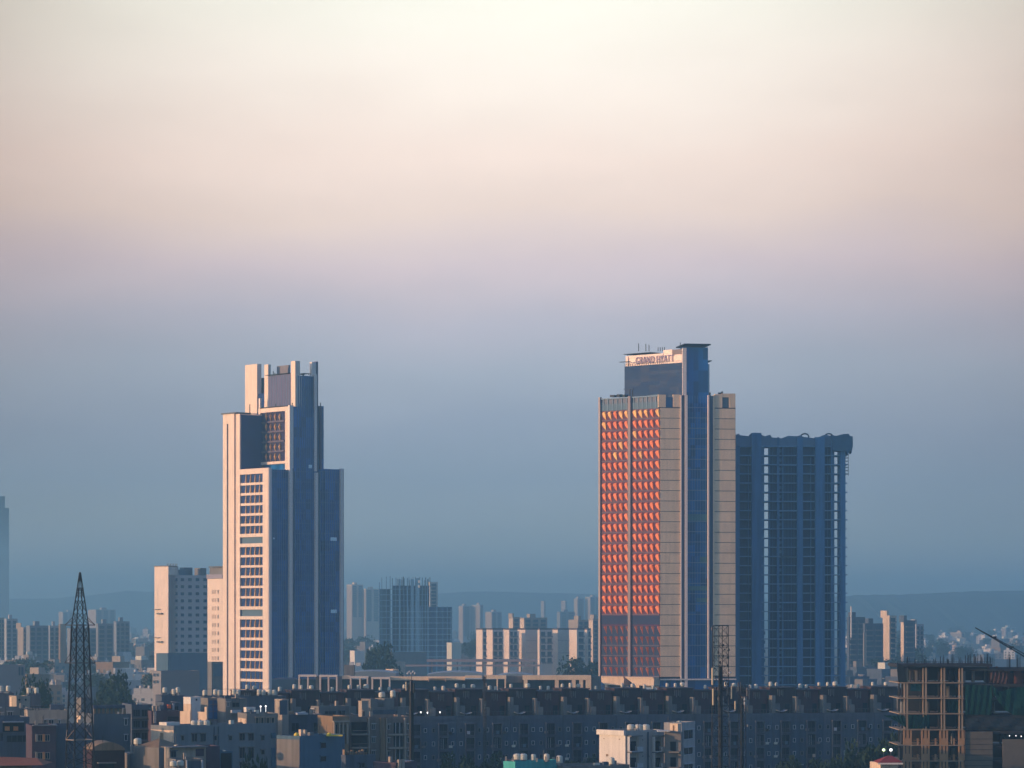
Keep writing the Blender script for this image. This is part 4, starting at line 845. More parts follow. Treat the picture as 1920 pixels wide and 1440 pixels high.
# --- centre: beige pier building, blue wall, brown apartments
b, WL, WR, zt = block('beige_building', 'tall narrow beige building with a grey shaft between long grey and blue buildings', 'building', 515, 529, 541, 1311, 585, 50, BEIGEW, par=.3)
mb = MB(); WR.pbox(mb, 524, 538, 1313, 1340, 0, .05); mb.build('shaft_panel', SLATEW, b)
b, WL, WR, zt = block('terrace_house', 'dark terrace house with a white awning behind the blue wall', 'house', 538, 541, 612, 1340, 590, 70, SLATEW, dl=9)
mb = MB(); WR.pbox(mb, 555, 575, 1336.5, 1340, -2, 1); mb.build('awning', FRAMEW, b)
for p, y in ((546, 1355), (587, 1354)): add_window(b, WR, p, p + 15, y, y + 17, SLATEW, sill=False)
mb = MB(); WR.pbox(mb, 542, 553, 1334, 1339.5, -3, -.5); mb.build('roof_cabin', BROWNW, b)
b, WL, WR, zt = block('blue_building', 'plain blue rendered building with two small square windows at the bottom', 'building', 519, 562, 646, 1380, 540, 40, BLUEW, par=.6)
add_window(b, WR, 600, 611.5, 1392, 1403.5, BLUEW, bars=0); add_window(b, WR, 600, 611.5, 1417.5, 1428.5, BLUEW, bars=0)
mb = MB(); WL.box(mb, .02, WL.L - .02, 0, zt - .65, 0, .05); mb.build('end_wall', GREYW, b)
for k, (p0, p1) in enumerate(((551, 561), (612, 622))):
    mb = MB(); D_ = 545; x0, x1 = X(p0, D_), X(p1, D_); r_ = (x1 - x0) / 2; c = ((x0 + x1) / 2, D_, Z(1380.5, D_)); mb.lathe(c, [(r_, 0), (r_, .25), (r_ * .85, .45), (r_ * .5, .6), (r_ * .1, .65)], 12); 
    if k: mb.box(c[0] + r_ * .8, c[0] + r_ * .8 + 2.0, D_, D_ + 1, c[2], c[2] + .25)
    mb.build('yellow_tarpaulin', YELLOW, label=('yellow covered heap on the left of the blue roof' if k == 0 else 'yellow covered heap on the right end of the blue roof'), cat='tarpaulin', group='yellow heaps on the blue roof', loc=c)
b, WL, WR, zt = block('roof_cabin', 'little pale cabin on the blue roof between the yellow heaps', 'cabin', 560, 564, 568, 1368, 546, 50, PEACHW, par=.1, z0=Z(1381, 546)); 
b, WL, WR, zt = block('grey_building', 'grey terrace building with sunlit window bay behind the ornate brown house', 'building', 583, 598, 655, 1324, 600, 55, GREYW, par=.5)
add_window(b, WL, 586, 592, 1329, 1338); add_window(b, WR, 608, 630, 1333, 1344, SLATEW, sill=False, bars=2); add_window(b, WR, 634, 647, 1332, 1344, SLATEW, sill=False)
b, WL, WR, zt = block('ornate_house', 'brown house with pale fluted columns beside the blue building', 'house', 620, 624, 654, 1343, 568, 66, BROWNW, dl=8, par=.4)
for p in (625, 634, 641, 649): 
    mb = MB(); WR.pbox(mb, p, p + 2.4, 1354, 1395, 0, .5); mb.build('column', BEIGEW, b)
for p in (628.5, 637, 644.5): add_window(b, WR, p, p + 4, 1358, 1378, BROWNW, bars=0)
mb = MB(); WR.pbox(mb, 623, 654, 1351.5, 1354, -.1, .8); mb.build('cornice', BEIGEW, b)
b, WL, WR, zt = block('apartment_building', 'brown apartment building with open balconies and pale stair head left of the dark mast', 'building', 652, 658, 768, 1344, 575, 74, mat('warm_grey_render', (.215, .165, .14), .9, .1, .4, streak=.25), dl=12)
z1 = lambda y: WR.z(y, WR.L * .5)
for y0 in (1354, 1379, 1404, 1429):
    mb = MB(); WR.pbox(mb, 658.5, 688, y0, y0 + 21, -.04, .05); mb.build('loggia_opening', WIN, b)
    mb = MB(); WR.pbox(mb, 657, 689, y0 + 21.5, y0 + 24, -.1, 1.2); WR.pbox(mb, 659, 687, y0 + 15, y0 + 15.7, 1.0, 1.1); mb.build('balcony', BEIGEW, b)
    add_window(b, WR, 696.5, 703.5, y0 + 3, y0 + 14); add_window(b, WR, 726.5, 731, y0 + 4, y0 + 14, bars=0); add_window(b, WR, 765 - 2, 767.5, y0 + 3, y0 + 14, bars=0)
    mb = MB(); WR.pbox(mb, 738, 755, y0 + 1, y0 + 21, -.04, .05, 0); mb.build('balcony_opening', WIN, b)
    mb = MB(); WR.pbox(mb, 726, 768, y0 + 22, y0 + 24.5, -.1, .9); mb.build('balcony', BEIGEW, b)
    mb = MB(); WR.pbox(mb, 741, 742.2, y0 + 1, y0 + 21, .05, .15); WR.pbox(mb, 748.5, 750, y0 + 1, y0 + 21, .05, .15); mb.build('door_frame', FRAMEW, b)
for p, w_ in ((689.5, 2.5), (712, 9), (722.5, 2), (757, 3)):
    mb = MB(); WR.pbox(mb, p, p + w_, 1346, 1440, 0, .7); mb.build('pilaster', BROWNW if w_ > 5 else BEIGEW, b)
b, WL, WR, zt = block('stair_tower', 'beige stair head with small lit doorway on the brown apartment roof', 'building', 672, 678.5, 691, 1314, 583, 50, BEIGEW, par=.3); add_window(b, WR, 680, 684, 1333, 1344, BEIGEW, bars=0)
b, WL, WR, zt = block('penthouse', 'grey stepped penthouse with dark veranda on the brown apartment roof', 'building', 688, 696, 762, 1326, 590, 60, GREYW, par=.4)
mb = MB(); WR.pbox(mb, 697, 742, 1331, 1343, -.02, .5); mb.build('veranda', SLATEW, b); 
for p0, p1, y0 in ((704, 718, 1311), (730, 748, 1310)): mb = MB(); WR.pbox(mb, p0, p1, y0, 1326, -6, -2); mb.build('roof_cabin', GREYW, b)
put_tank(716, 1309.5, 597, 'cream tank on the left cabin of the grey stepped penthouse', 'tanks on the stepped penthouse', 1, .8, .95); put_tank(736.5, 1309, 597, 'cream tank on the right cabin of the grey stepped penthouse', 'tanks on the stepped penthouse', 0, 1, .9)
b, WL, WR, zt = block('low_house', 'low slate house with roof clutter under the brown apartment building', 'house', 640, 648, 704, 1416, 530, 60, SLATEW, par=.3)
add_window(b, WR, 672, 684, 1430, 1440, SLATEW); mb = MB()
for k in range(9): p = 652 + 5 * k; WR.pbox(mb, p, p + 2.2, 1406 + (k * 5) % 7, 1415.8, -2, -1.2)
mb.build('roof_clutter', BROWNW, b)
b, WL, WR, zt = block('pillar_pair_roof', 'low plum roof with two pale square pillars right of the brown apartments', 'house', 700, 742, 782, 1430, 520, 45, PURW, par=.2)
mb = MB(); WR.pbox(mb, 745, 749.5, 1424, 1445, 0, .4); WR.pbox(mb, 751.5, 756, 1424, 1445, 0, .4); mb.build('pillar', BEIGEW, b)
# --- teal roof and white building
b, WL, WR, zt = block('teal_building', 'bright teal painted building top at the bottom centre', 'building', 944, 966, 1046, 1428, 530, 46, TEAL, par=.5)
for k, (p, s_) in enumerate(((947, 0), (961, 0), (1005, 0), (1022, 0), (1043.5, 0))): mb = MB(); mb.box(X(p, 531), X(p + 3, 531), 532, 532.4, Z(1429, 531), Z(1419 + (k == 2) * 3, 531)); mb.build('roof_post', BEIGEW, b)
for k, (p, s_) in enumerate(((970, .9), (981, .9), (1000, .8), (1025, .85), (1049, 1.0))):
    put_tank(p, 1428 + (6 if k == 4 else 0), 535, f'cream tank on the teal building, {ORD[k]} from the left', 'tanks on the teal building', 1 if k < 2 else 0, s_, .95)
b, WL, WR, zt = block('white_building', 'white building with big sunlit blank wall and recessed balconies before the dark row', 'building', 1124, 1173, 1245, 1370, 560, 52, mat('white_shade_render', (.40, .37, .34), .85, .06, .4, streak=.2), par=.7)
mb = MB(); WL.box(mb, .02, WL.L - .02, 0, zt - .72, 0, .06); mb.build('sunlit_wall', WHITEW, b)  # sun side painted a lighter white, other walls a shaded copy
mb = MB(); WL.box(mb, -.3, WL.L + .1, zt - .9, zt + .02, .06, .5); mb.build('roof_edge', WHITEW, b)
for q in ((1132, 1134, 1384, 1385.5), (1161, 1163, 1385, 1387), (1137, 1141, 1414, 1418)): mb = MB(); WL.pbox(mb, *q, .05, .09); mb.build('wall_vent', BROWNW, b)
for y0 in (1380, 1410.5, 1441):
    for p0, p1 in ((1175.5, 1197.5), (1222.5, 1243)):
        mb = MB(); WR.pbox(mb, p0, p1, y0 - 1.5, y0 + 1, -.1, 1.3); mb.build('balcony_canopy', GREYW, b)
        mb = MB(); WR.pbox(mb, p0 + 1, p1 - 7, y0 + 10, y0 + 28, -.02, .06); WR.pbox(mb, p1 - 11, p1 - 5.5, y0 + 10, y0 + 19, -.02, .061); mb.build('balcony_door', WIN, b)
        mb = MB(); WR.pbox(mb, p0, p1, y0 + 28, y0 + 30, -.1, 1.3); WR.pbox(mb, p1 - 10, p1, y0 + 20, y0 + 28, 1.1, 1.3); WR.pbox(mb, p0, p0 + .8, y0 + 1, y0 + 28, .06, .8); mb.build('balcony', FRAMEW if p0 < 1200 else WHITEW, b)
        mb = MB(); WR.pbox(mb, p1 - 5, p1, y0 + 1, y0 + 28, .0, .07); mb.build('balcony_side', BEIGEW, b)
mb = MB()
for p in (1213, 1214.6, 1246): WR.pbox(mb, p, p + .9, 1372, 1440, .02, .18)
mb.build('drain_pipe', SLATEW, b)
mb = MB()
for p, y in ((1204, 1386.5), (1204.5, 1417), (1215.5, 1387), (1216, 1417)): WR.pbox(mb, p, p + 1.3, y, y + 1.5, -.02, .08)
mb.build('round_vent', WIN, b)
for k, p in enumerate((1183, 1197, 1211)): put_tank(p, 1372, 568, f'cream tank on the white building, {ORD[k]} of three', 'tanks on the white building', 1, .9, .95)
b, WL, WR, zt = block('grey_building', 'beige grey annex with three stacked windows right of the white building', 'building', 1245, 1278, 1303, 1355, 572, 22, MATS['white_shade_render'], par=.5)
for y0 in (1368, 1401, 1432): add_window(b, WR, 1281.5, 1298.5, y0, y0 + (18 if y0 < 1400 else 14), FRAMEW, bars=1)
P_, A_, B_, C_, w1, w2 = corner(1246, 1277, 1281, 562, 15)
mb = MB(); mb.prism([A_, P_, B_, C_], 0, Z(1372, 562)); mb.build('balcony_stack', GREYW, b)
for y0 in (1390.5, 1420): mb = MB(); w1.pbox(mb, 1257, 1267.5, y0, y0 + 18, -.02, .06); mb.build('balcony_door', WIN, b); mb = MB(); w1.pbox(mb, 1256, 1276, y0 + 18, y0 + 21, -.1, 1.1); mb.build('balcony', GREYW, b)
b, WL, WR, zt = block('roof_kiosk', 'small brightly sunlit kiosk on the roof beside the white building', 'kiosk', 1256, 1271, 1277, 1357, 566, 40, PEACHW, par=.2, z0=Z(1373, 566))
mb = MB(); WL.pbox(mb, 1262, 1264, 1360, 1371, 0, .1); mb.build('door', BROWNW, b)
mb = MB(); mb.box(X(1233, 560), X(1256, 560), 560, 563, Z(1372, 560), Z(1370, 560)); mb.build('canopy', WHITEW, b)
b, WL, WR, zt = block('flat_roof_house', 'low flat roof with one tank post at the foot of the white building', 'house', 1048, 1056, 1180, 1436, 535, 66, GREYW, par=.4, dl=8)
put_tank(1147, 1436, 531, 'tall cream tank at the foot of the white sunlit wall', 'tanks at the bottom edge', 0, 1, .85)
# --- red roofed hut, lamps
b, WL, WR, zt = block('red_roof_hut', 'small cream hut with hipped red roof beside the unfinished frame', 'hut', 1649, 1651, 1684, 1430, 560, 74, PEACHW, par=0, dl=5)
mb = MB(); zz = Z(1430, 560); mb.faces([(X(1644.5, 560), 558.5, zz), (X(1691, 560), 558.5, zz + .15), (X(1691, 560), 566, zz + .15), (X(1644.5, 560), 566, zz), (X(1668, 560), 562, Z(1417.5, 560)), (X(1675, 560), 562, Z(1418, 560))], [(0, 1, 5, 4), (1, 2, 5), (2, 3, 4, 5), (3, 0, 4), (0, 3, 2, 1)]); mb.build('hipped_roof', REDROOF, b)
mb = MB(); mb.box(X(1644, 560), X(1691, 560), 558.3, 558.5, zz - .25, zz + .05); mb.build('eave', WHITEW, b)
for k, (p, m_, w_) in enumerate(((1657, LAMPG, 'greenish'), (1670.5, LAMP, 'white'))):
    mb = MB(); D_ = 575; c = (X(p, D_), D_, Z(1406, D_)); mb.lathe((c[0], c[1], c[2] - .27), [(.1, 0), (.27, .12), (.27, .4), (.1, .52)], 10)
    r = empty('flood_lamp', (c[0], c[1], 0), f'glowing {w_} flood lamp on a pole above the red roof', 'lamp', 'flood lamps above the red roof'); mb.build('lamp_head', m_, r)
    MB().tube((c[0], c[1] + .1, 0), (c[0], c[1] + .1, c[2] - .28), .09, 6).build('pole', STEEL, r)
# ================================================================ unfinished concrete frame, bottom right
D5 = 590.0
UF = empty('concrete_frame_building', (X(1770, D5), D5, 0), 'unfinished building of open floors, sunlit columns and green netting at the right edge', 'building')
WA = mat('sunny_concrete', (.36, .26, .175), .9, .12, .5, streak=.2)  # warm sunlight painted into the concrete colour
def ub(mb, p0, p1, y0, y1, d0, d1, mi=0): mb.box(X(p0, D5), X(p1, D5), D5 + d0, D5 + d1, max(0, Z(y1, D5)), Z(y0, D5), mi)
FLY = [1250, 1279.5, 1308.5, 1337.5, 1367.5, 1396.5, 1426, 1455]
for k, y in enumerate(FLY):
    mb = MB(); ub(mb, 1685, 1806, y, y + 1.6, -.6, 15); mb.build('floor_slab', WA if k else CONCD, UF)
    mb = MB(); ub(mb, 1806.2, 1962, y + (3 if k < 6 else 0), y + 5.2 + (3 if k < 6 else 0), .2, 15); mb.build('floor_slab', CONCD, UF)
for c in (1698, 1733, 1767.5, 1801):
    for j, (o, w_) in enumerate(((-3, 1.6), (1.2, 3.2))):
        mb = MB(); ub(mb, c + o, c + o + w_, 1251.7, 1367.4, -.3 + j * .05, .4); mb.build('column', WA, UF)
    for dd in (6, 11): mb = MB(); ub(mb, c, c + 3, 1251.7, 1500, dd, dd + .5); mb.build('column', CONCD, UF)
mb = MB(); ub(mb, 1802.5, 1811, 1255, 1280, .5, 1.2); mb.build('shear_wall', CONC, UF)
for k in range(5, 8):
    y0 = FLY[k - 1] + 1.7; y1 = FLY[k] - .1
    for c in (1693.5, 1727, 1761.5, 1796.5):
        mb = MB(); x = c
        ub(mb, c, c + 3, y0, y1, -.5, 0); ub(mb, c + 5.6, c + 10, y0, y1, -.5, 0); ub(mb, c + 12.2, c + 15.5 - (4 if c > 1790 else 0), y0, y1, -.5, 0); ub(mb, c + 3, c + 5.6, y0 + 15, y1, -.5, 0); ub(mb, c + 10, c + 12.2, y0 + 15, y1, -.5, 0)
        mb.build('brick_infill', BRICKT, UF)
    for c in (1712, 1745.5, 1780): mb = MB(); ub(mb, c, c + 13, y1 - 9, y1 - 8.3, -.5, -.4); ub(mb, c + 7, c + 10, y1 - 12, y1, -.3, .3); mb.build('balcony_rail', BRICKT, UF)
for k in range(0, 8):
    mb = MB(); ub(mb, 1708, 1962, (FLY[k - 1] if k else 1251) + 3, FLY[k] - 2 if k else 1252, 8.0, 8.3); mb.build('inner_wall', CONCD, UF)
    if k: 
        rng = random.Random(k)
        for i in range(9): mb = MB(); p = rng.uniform(1690, 1900); ub(mb, p, p + rng.uniform(1, 5), FLY[k - 1] + 8, FLY[k] - .1, 2, 4); mb.build('site_prop', CONCD if i % 3 else CONC, UF)
# flaring formwork deck and reinforcement bars on top
mb = MB(); y0, y1 = 1240.5, 1252; mb.quad8([(X(1684, D5), D5 - .5, Z(1279, D5)), (X(1700, D5), D5 - .5, Z(1279, D5)), (X(1700, D5), D5 - .1, Z(1279, D5)), (X(1684, D5), D5 - .1, Z(1279, D5)), (X(1680, D5), D5 - 1.2, Z(1242, D5)), (X(1696, D5), D5 - .9, Z(1252, D5)), (X(1696, D5), D5 - .2, Z(1252, D5)), (X(1680, D5), D5 - .2, Z(1242, D5))])
mb.build('side_formwork', NETB, UF)
mb = MB(); ub(mb, 1681, 1859, 1245, 1250, -1.0, 14); mb.build('formwork_deck', mat('form_dark', (.028, .032, .042), .9, .25, .8), UF)
rng = random.Random(3)
mb = MB()
for i in range(44): p = 1682 + i * 4.05; ub(mb, p, p + .45, 1239 + rng.uniform(-1, 2), 1245, -1.0, -.9)
ub(mb, 1681, 1859, 1240.5, 1241, -1, -.9); mb.build('edge_rail', STEELD, UF)
for gi, (c, n, h) in enumerate(((1702, 6, 12), (1720, 4, 9), (1733, 7, 14), (1752, 5, 10), (1768, 7, 14), (1777, 6, 12), (1787, 8, 16), (1801, 6, 11), (1815, 7, 14), (1820, 10, 20), (1830, 9, 18), (1842, 8, 15), (1852, 9, 18), (1862, 6, 13), (1893, 7, 17), (1911, 7, 16))):
    mb = MB()
    for i in range(n):
        x = c + rng.uniform(-3.6, 3.6); hh = h * rng.uniform(.6, 1.15); d_ = rng.uniform(0, 2.2); ub(mb, x, x + .62, 1246 - hh * 1.15, 1250 if c < 1870 else 1254, d_, d_ + .05)
    mb.build('reinforcement_bars', STEELD, UF)
# right: red brick top, wall of block work, green nets
mb = MB(); ub(mb, 1856, 1962, 1262, 1284, 5, 5.3); mb.build('brick_wall', BRICK, UF)
for p0, p1, y0 in ((1857, 1859, 1249), (1872, 1875, 1250), (1888, 1898, 1254), (1906, 1919, 1254), (1866, 1867.5, 1256), (1880, 1881.5, 1257)): mb = MB(); ub(mb, p0, p1, y0, 1285, 2.5, 3.6); mb.build('brick_pier', BRICK, UF)
mb = MB(); ub(mb, 1806.5, 1861, 1372, 1500, -.2, .3)
for k in range(6): ub(mb, 1806.5, 1861, 1385 + 10 * k, 1386 + 10 * k, -.28, -.2, 1)
mb.build('block_wall', [mat('olive_block', (.13, .11, .085), .9, .2, .8), CONCD], UF)
mb = MB(); ub(mb, 1880, 1962, 1386, 1500, -.2, .3); mb.build('block_wall', MATS['olive_block'], UF)
def net(pts, d0, nm='site_net', m=NET, wav=.09):
    """a hanging sheet: top row and bottom row of (column, row) points, with folds"""
    top, bot = pts; n = 26; k = 8; v = []; f = []
    def ip(l, t): s_ = t * (len(l) - 1); i = min(int(s_), len(l) - 2); a_, b_ = l[i], l[i + 1]; q = s_ - i; return a_[0] + (b_[0] - a_[0]) * q, a_[1] + (b_[1] - a_[1]) * q
    r_ = random.Random(int(d0 * 100))
    for j in range(k + 1):
        for i in range(n + 1):
            a_ = ip(top, i / n); b_ = ip(bot, i / n); t = j / k; v.append((X(a_[0] + (b_[0] - a_[0]) * t, D5), D5 + d0 + wav * math.sin(i * 1.1 + j * .5) - .3 * math.sin(math.pi * t) + r_.uniform(-.06, .06), Z(a_[1] + (b_[1] - a_[1]) * t, D5)))
    for j in range(k):
        for i in range(n): o = j * (n + 1) + i; f.append((o, o + 1, o + n + 2, o + n + 1))
    mb = MB(); mb.faces(v, f); o = mb.build(nm, m, UF); md = o.modifiers.new('thickness', 'SOLIDIFY'); md.thickness = .04; return o
net(([(1808, 1284), (1858, 1285)], [(1809, 1339), (1858, 1340)]), -.9)
net(([(1858, 1283), (1872, 1297), (1900, 1289), (1962, 1286)], [(1862, 1300), (1880, 1330), (1900, 1340), (1962, 1345)]), -1.2, wav=.14)
net(([(1702, 1340), (1742, 1341)], [(1703, 1366), (1743, 1366)]), -.15)
net(([(1708, 1283), (1727, 1283)], [(1708, 1296), (1727, 1296)]), .9, m=TEAL and mat('teal_net', (.02, .13, .14), .9, .3, .8), wav=.05)
net(([(1775, 1312), (1800, 1314)], [(1776, 1336), (1800, 1337)]), .7)
net(([(1655, 1341), (1694, 1341)], [(1680, 1352), (1697, 1364)]), -1.6)
net(([(1810, 1345), (1962, 1347)], [(1810, 1368), (1962, 1371)]), .1, m=NETB)
net(([(1858, 1256), (1890, 1262)], [(1858, 1280), (1890, 1283)]), 1.2, m=mat('brown_net', (.08, .04, .035), .9, .3, .8), wav=.08)
mb = MB()
for p in (1890, 1902, 1912): ub(mb, p, p + 1.2, 1378 + (p % 3), 1380 + (p % 3), -1.5, -1.3)
mb.build('work_light', LAMP, UF)
# crane: slim luffing jib rising from a mast beyond the right edge
CR = empty('tower_crane', (X(1990, D5 + 25), D5 + 25, 0), 'dark lattice crane jib slanting in from the right edge above the unfinished building', 'crane')
Dc = D5 + 25
pa, pb = Vector((X(1829, Dc), Dc, Z(1177, Dc))), Vector((X(1990, Dc), Dc, Z(1272, Dc))); up = Vector((.5, 0, .85)) * .75; bk = Vector((0, .9, 0))
mb = MB(); n = 34
for q in (Vector((0, 0, 0)), bk): mb.tube(pa + q * .3, pb + q, .10, 5)
mb.tube(pa, pb + up * 1.2 + bk * .5, .085, 5)
for i in range(n):
    t0, t1 = i / n, (i + 1) / n; a0, a1 = pa.lerp(pb, t0), pa.lerp(pb, t1); b0 = pa.lerp(pb + up * 1.2 + bk * .5, (t0 + t1) / 2)
    mb.tube(a0, b0, .035, 4); mb.tube(b0, a1, .035, 4)
mb.build('jib', STEELD, CR)
mb = MB()
for t_ in (.22, .42): q = pa.lerp(pb, t_) + up * .45; mb.box(q.x - .25, q.x + .25, q.y - .2, q.y + .6, q.z - .15, q.z + .25)
mb.build('sheave_block', STEELD, CR)
mb = MB(); cx, cy = pb.x, pb.y; zt = pb.z
for sx_ in (-.8, .8):
    for sy_ in (-.8, .8): mb.box(cx + sx_ - .08, cx + sx_ + .08, cy + sy_ - .08, cy + sy_ + .08, 0, zt)
for i in range(int(zt / 2)): mb.tube((cx - .8, cy - .8, i * 2), (cx + .8, cy - .8, i * 2 + 2), .04, 4); mb.tube((cx + .8, cy + .8, i * 2), (cx - .8, cy + .8, i * 2 + 2), .04, 4)
mb.build('mast', STEELD, CR)
# ================================================================ electricity pylon
DP = 500.0; PX = X(150, DP); PY_ = root = empty('lattice_pylon', (PX, DP, 0), 'tall dark lattice electricity pylon standing among the houses at the left', 'pylon')
def hw(z):       # half width at height
    pts = [(0, 3.0), (Z(1440, DP), 2.45), (Z(1382, DP), 2.2), (Z(1240, DP), 1.65), (Z(1172, DP), 1.42), (Z(1074, DP), 0.10)]
    for (z0, w0), (z1, w1) in zip(pts, pts[1:]):
        if z <= z1: return w0 + (w1 - w0) * (z - z0) / (z1 - z0)
    return .1
TH = R(31)
def pp(sx_, sy_, z): w_ = hw(z) / 1.37; x, y = sx_ * w_, sy_ * w_; return (PX + x * math.cos(TH) - y * math.sin(TH), DP + x * math.sin(TH) + y * math.cos(TH), z)
lev = [0, 5, 9.5, 13.5, 17.2, 20.3] + [Z(y, DP) for y in (1420, 1387, 1350, 1315, 1280, 1243, 1208, 1172, 1148, 1124, 1100, 1074)]
mb = MB(); cs = [(-1, -1), (1, -1), (1, 1), (-1, 1)]
for z0, z1 in zip(lev, lev[1:]):
    for s_ in cs: mb.tube(pp(*s_, z0), pp(*s_, z1), .15 if z0 < Z(1172, DP) else .09, 5)
mb.build('leg', STEELD, root)
mb = MB()
for z0, z1 in zip(lev, lev[1:]):
    rr = .058 if z0 < Z(1172, DP) else .045
    for a_, b_ in zip(cs, cs[1:] + cs[:1]): mb.tube(pp(*a_, z0), pp(*b_, z1), rr, 4); mb.tube(pp(*b_, z0), pp(*a_, z1), rr, 4)
mb.build('bracing', STEELD, root)
for y_, ym, hl in ((1172, 1157, 2.45), (1243, 1224, 2.5), (1387, 1366, 2.3)):
    z_, zm = Z(y_, DP), Z(ym, DP); mb = MB()
    for sg in (-1, 1):
        tip = (PX + sg * hl * math.cos(.15), DP + sg * hl * math.sin(.15) * .6, z_)
        for sy_ in (-1, 1): mb.tube(pp(sg, sy_, z_), tip, .07, 4); mb.tube(pp(sg, sy_, zm), tip, .05, 4)
    for a_, b_ in zip(cs, cs[1:] + cs[:1]): mb.tube(pp(*a_, z_), pp(*b_, z_), .075, 4)
    mb.build('cross_arm', STEEL if y_ != 1387 else mat('galvanised', (.35, .27, .2), .6), root)
MB().tube((PX, DP, Z(1084, DP)), (PX, DP, Z(1073, DP)), .16, 6).build('peak', STEELD, root)
# ================================================================ telecom masts
def lattice(name, label, px, D, ytop, w, ant, n_seg=2.0, tw=.055, cat='mast', w0=None, trunk=0):
    x = X(px, D); zt = Z(ytop, D); r = empty(name, (x, D, 0), label, cat); mb = MB(); w0 = w0 or w
    def q(sx_, sy_, z): ww = w0 + (w - w0) * min(1, z / zt); a_ = .5; return (x + (sx_ * math.cos(a_) - sy_ * math.sin(a_)) * ww / 2, D + (sx_ * math.sin(a_) + sy_ * math.cos(a_)) * ww / 2, z)
    n = int(zt / n_seg); zs = [zt * i / n for i in range(n + 1)]; br = MB()
    for z0, z1 in zip(zs, zs[1:]):
        for s_ in cs: mb.tube(q(*s_, z0), q(*s_, z1), tw, 4)
        for i_, (a_, b_) in enumerate(zip(cs, cs[1:] + cs[:1])): br.tube(q(*a_, z0), q(*b_, z1), tw * .55, 4); br.tube(q(*a_, z1), q(*b_, z1), tw * .55, 4)
        br.tube(q(1, -1, z0), q(-1, -1, z1), tw * .55, 4)
    mb.build('leg', STEELD, r); br.build('bracing', STEELD, r)
    if trunk: MB().tube((x, D, 0), (x, D, trunk), .42, 8, 0, .26).build('cable_trunk', BLACKT, r)
    for (a0, a1, y0, y1, m) in ant:
        mb = MB(); xm = (X(a0, D) + X(a1, D)) / 2; rr = (X(a1, D) - X(a0, D)) / 2; c = (xm, D - .7, Z(y1, D)); hh = Z(y0, D) - Z(y1, D)
        mb.lathe(c, [(rr * .75, 0), (rr, .06), (rr, hh - .08), (rr * .7, hh)], 8); o = mb.build('panel_antenna', m, r)
        mb = MB(); mb.tube((xm, D - .5, c[2] + hh * .5), (x, D, c[2] + hh * .5), .04, 4); mb.build('bracket', STEELD, o)
    return r, x, zt
ANT = mat('antenna_shell', (.60, .47, .30), .6, .08, 1.0)
r, x, zt = lattice('telecom_mast', 'tallest telecom mast with square lattice head before the orange faceted tower', 1351, 505, 1173, 1.85, ((1333.5, 1337.5, 1252, 1284, ANT), (1335, 1338.5, 1291, 1322, ANT), (1369.5, 1372.3, 1281, 1310, ANT), (1376.5, 1379.5, 1314, 1330, ANT), (1362.5, 1365, 1286, 1302, SLATEW), (1366, 1370, 1337, 1349, SLATEW), (1333, 1335.5, 1176, 1182, GREYW), (1369, 1371, 1365, 1388, SLATEW)), 1.6, .06, w0=2.3, trunk=Z(1250, 505))
mb = MB()
for p in (1336, 1338.3, 1362, 1364.5): mb.box(X(p, 505), X(p + .7, 505), 504.2, 504.28, Z(1248, 505), Z(1174, 505))
for y in (1173, 1193, 1213, 1233): mb.box(X(1336, 505), X(1365, 505), 504.1, 504.18, Z(y + .9, 505), Z(y, 505))
rng = random.Random(2)
for i in range(26): p = rng.uniform(1335, 1366); y = rng.uniform(1200, 1300); mb.box(X(p, 505), X(p + rng.uniform(1, 3), 505), 503.8, 504.4, Z(y + rng.uniform(1.5, 5), 505), Z(y, 505))
mb.build('equipment_frame', STEELD, r)
mb = MB(); mb.tube((X(1361, 505), 503.6, Z(1266, 505)), (X(1365, 505), 503.2, Z(1260, 505)), .05, 5); mb.lathe((X(1368, 505), 503.4, Z(1264, 505)), [(.05, 0), (.2, .15), (.2, .3), (.05, .45)], 8); mb.build('dish', FRAMEW, r)
r, x, zt = lattice('telecom_mast', 'shorter telecom mast just right of the tallest one, against the dark row', 1391, 530, 1283, .8, ((1399, 1401.5, 1289, 1305, GREYW), (1379.5, 1381, 1286, 1300, SLATEW), (1394, 1397, 1309, 1313, FRAMEW), (1394, 1397, 1316, 1321, FRAMEW), (1403.5, 1405.5, 1285, 1311, SLATEW), (1382.5, 1385, 1279, 1296, STEEL), (1387, 1388.6, 1278, 1296, STEEL), (1400, 1403, 1358, 1363, GREYW)), 1.5, .045, w0=1.3, trunk=Z(1320, 530))
r, x, zt = lattice('telecom_mast', 'slim telecom mast with clustered antennas in front of the brown apartments', 771.5, 545, 1280, .45, ((760.5, 763, 1278, 1295, ANT), (769, 771.5, 1276, 1296, GREYW), (774, 778, 1281, 1299, BLACKT), (765, 767.5, 1283, 1296, BLACKT)), 1.4, .07, w0=.6, trunk=Z(1275, 545))
mb = MB(); mb.tube((x, 545, Z(1280, 545)), (x, 545, Z(1262, 545)), .09, 6); mb.build('top_pole', GREYW, r)
for k in range(5):
    mb = MB(); mb.lathe((x + (k - 2) * .32, 544.7 + .1 * (k % 2), Z(1265 - 3 * (k % 2), 545)), [(.05, 0), (.2, .1), (.22, .25), (.08, .45)], 7); mb.build('small_dish', FRAMEW, r)
r, x, zt = lattice('telecom_mast', 'faint slender mast with dark dishes rising over the beige podium frames', 909, 690, 1267, .5, ((907, 909, 1268, 1276, BLACKT), (911, 913.5, 1281, 1288, GREYW), (904.5, 906, 1270, 1276, STEELD)), 1.6, .05)
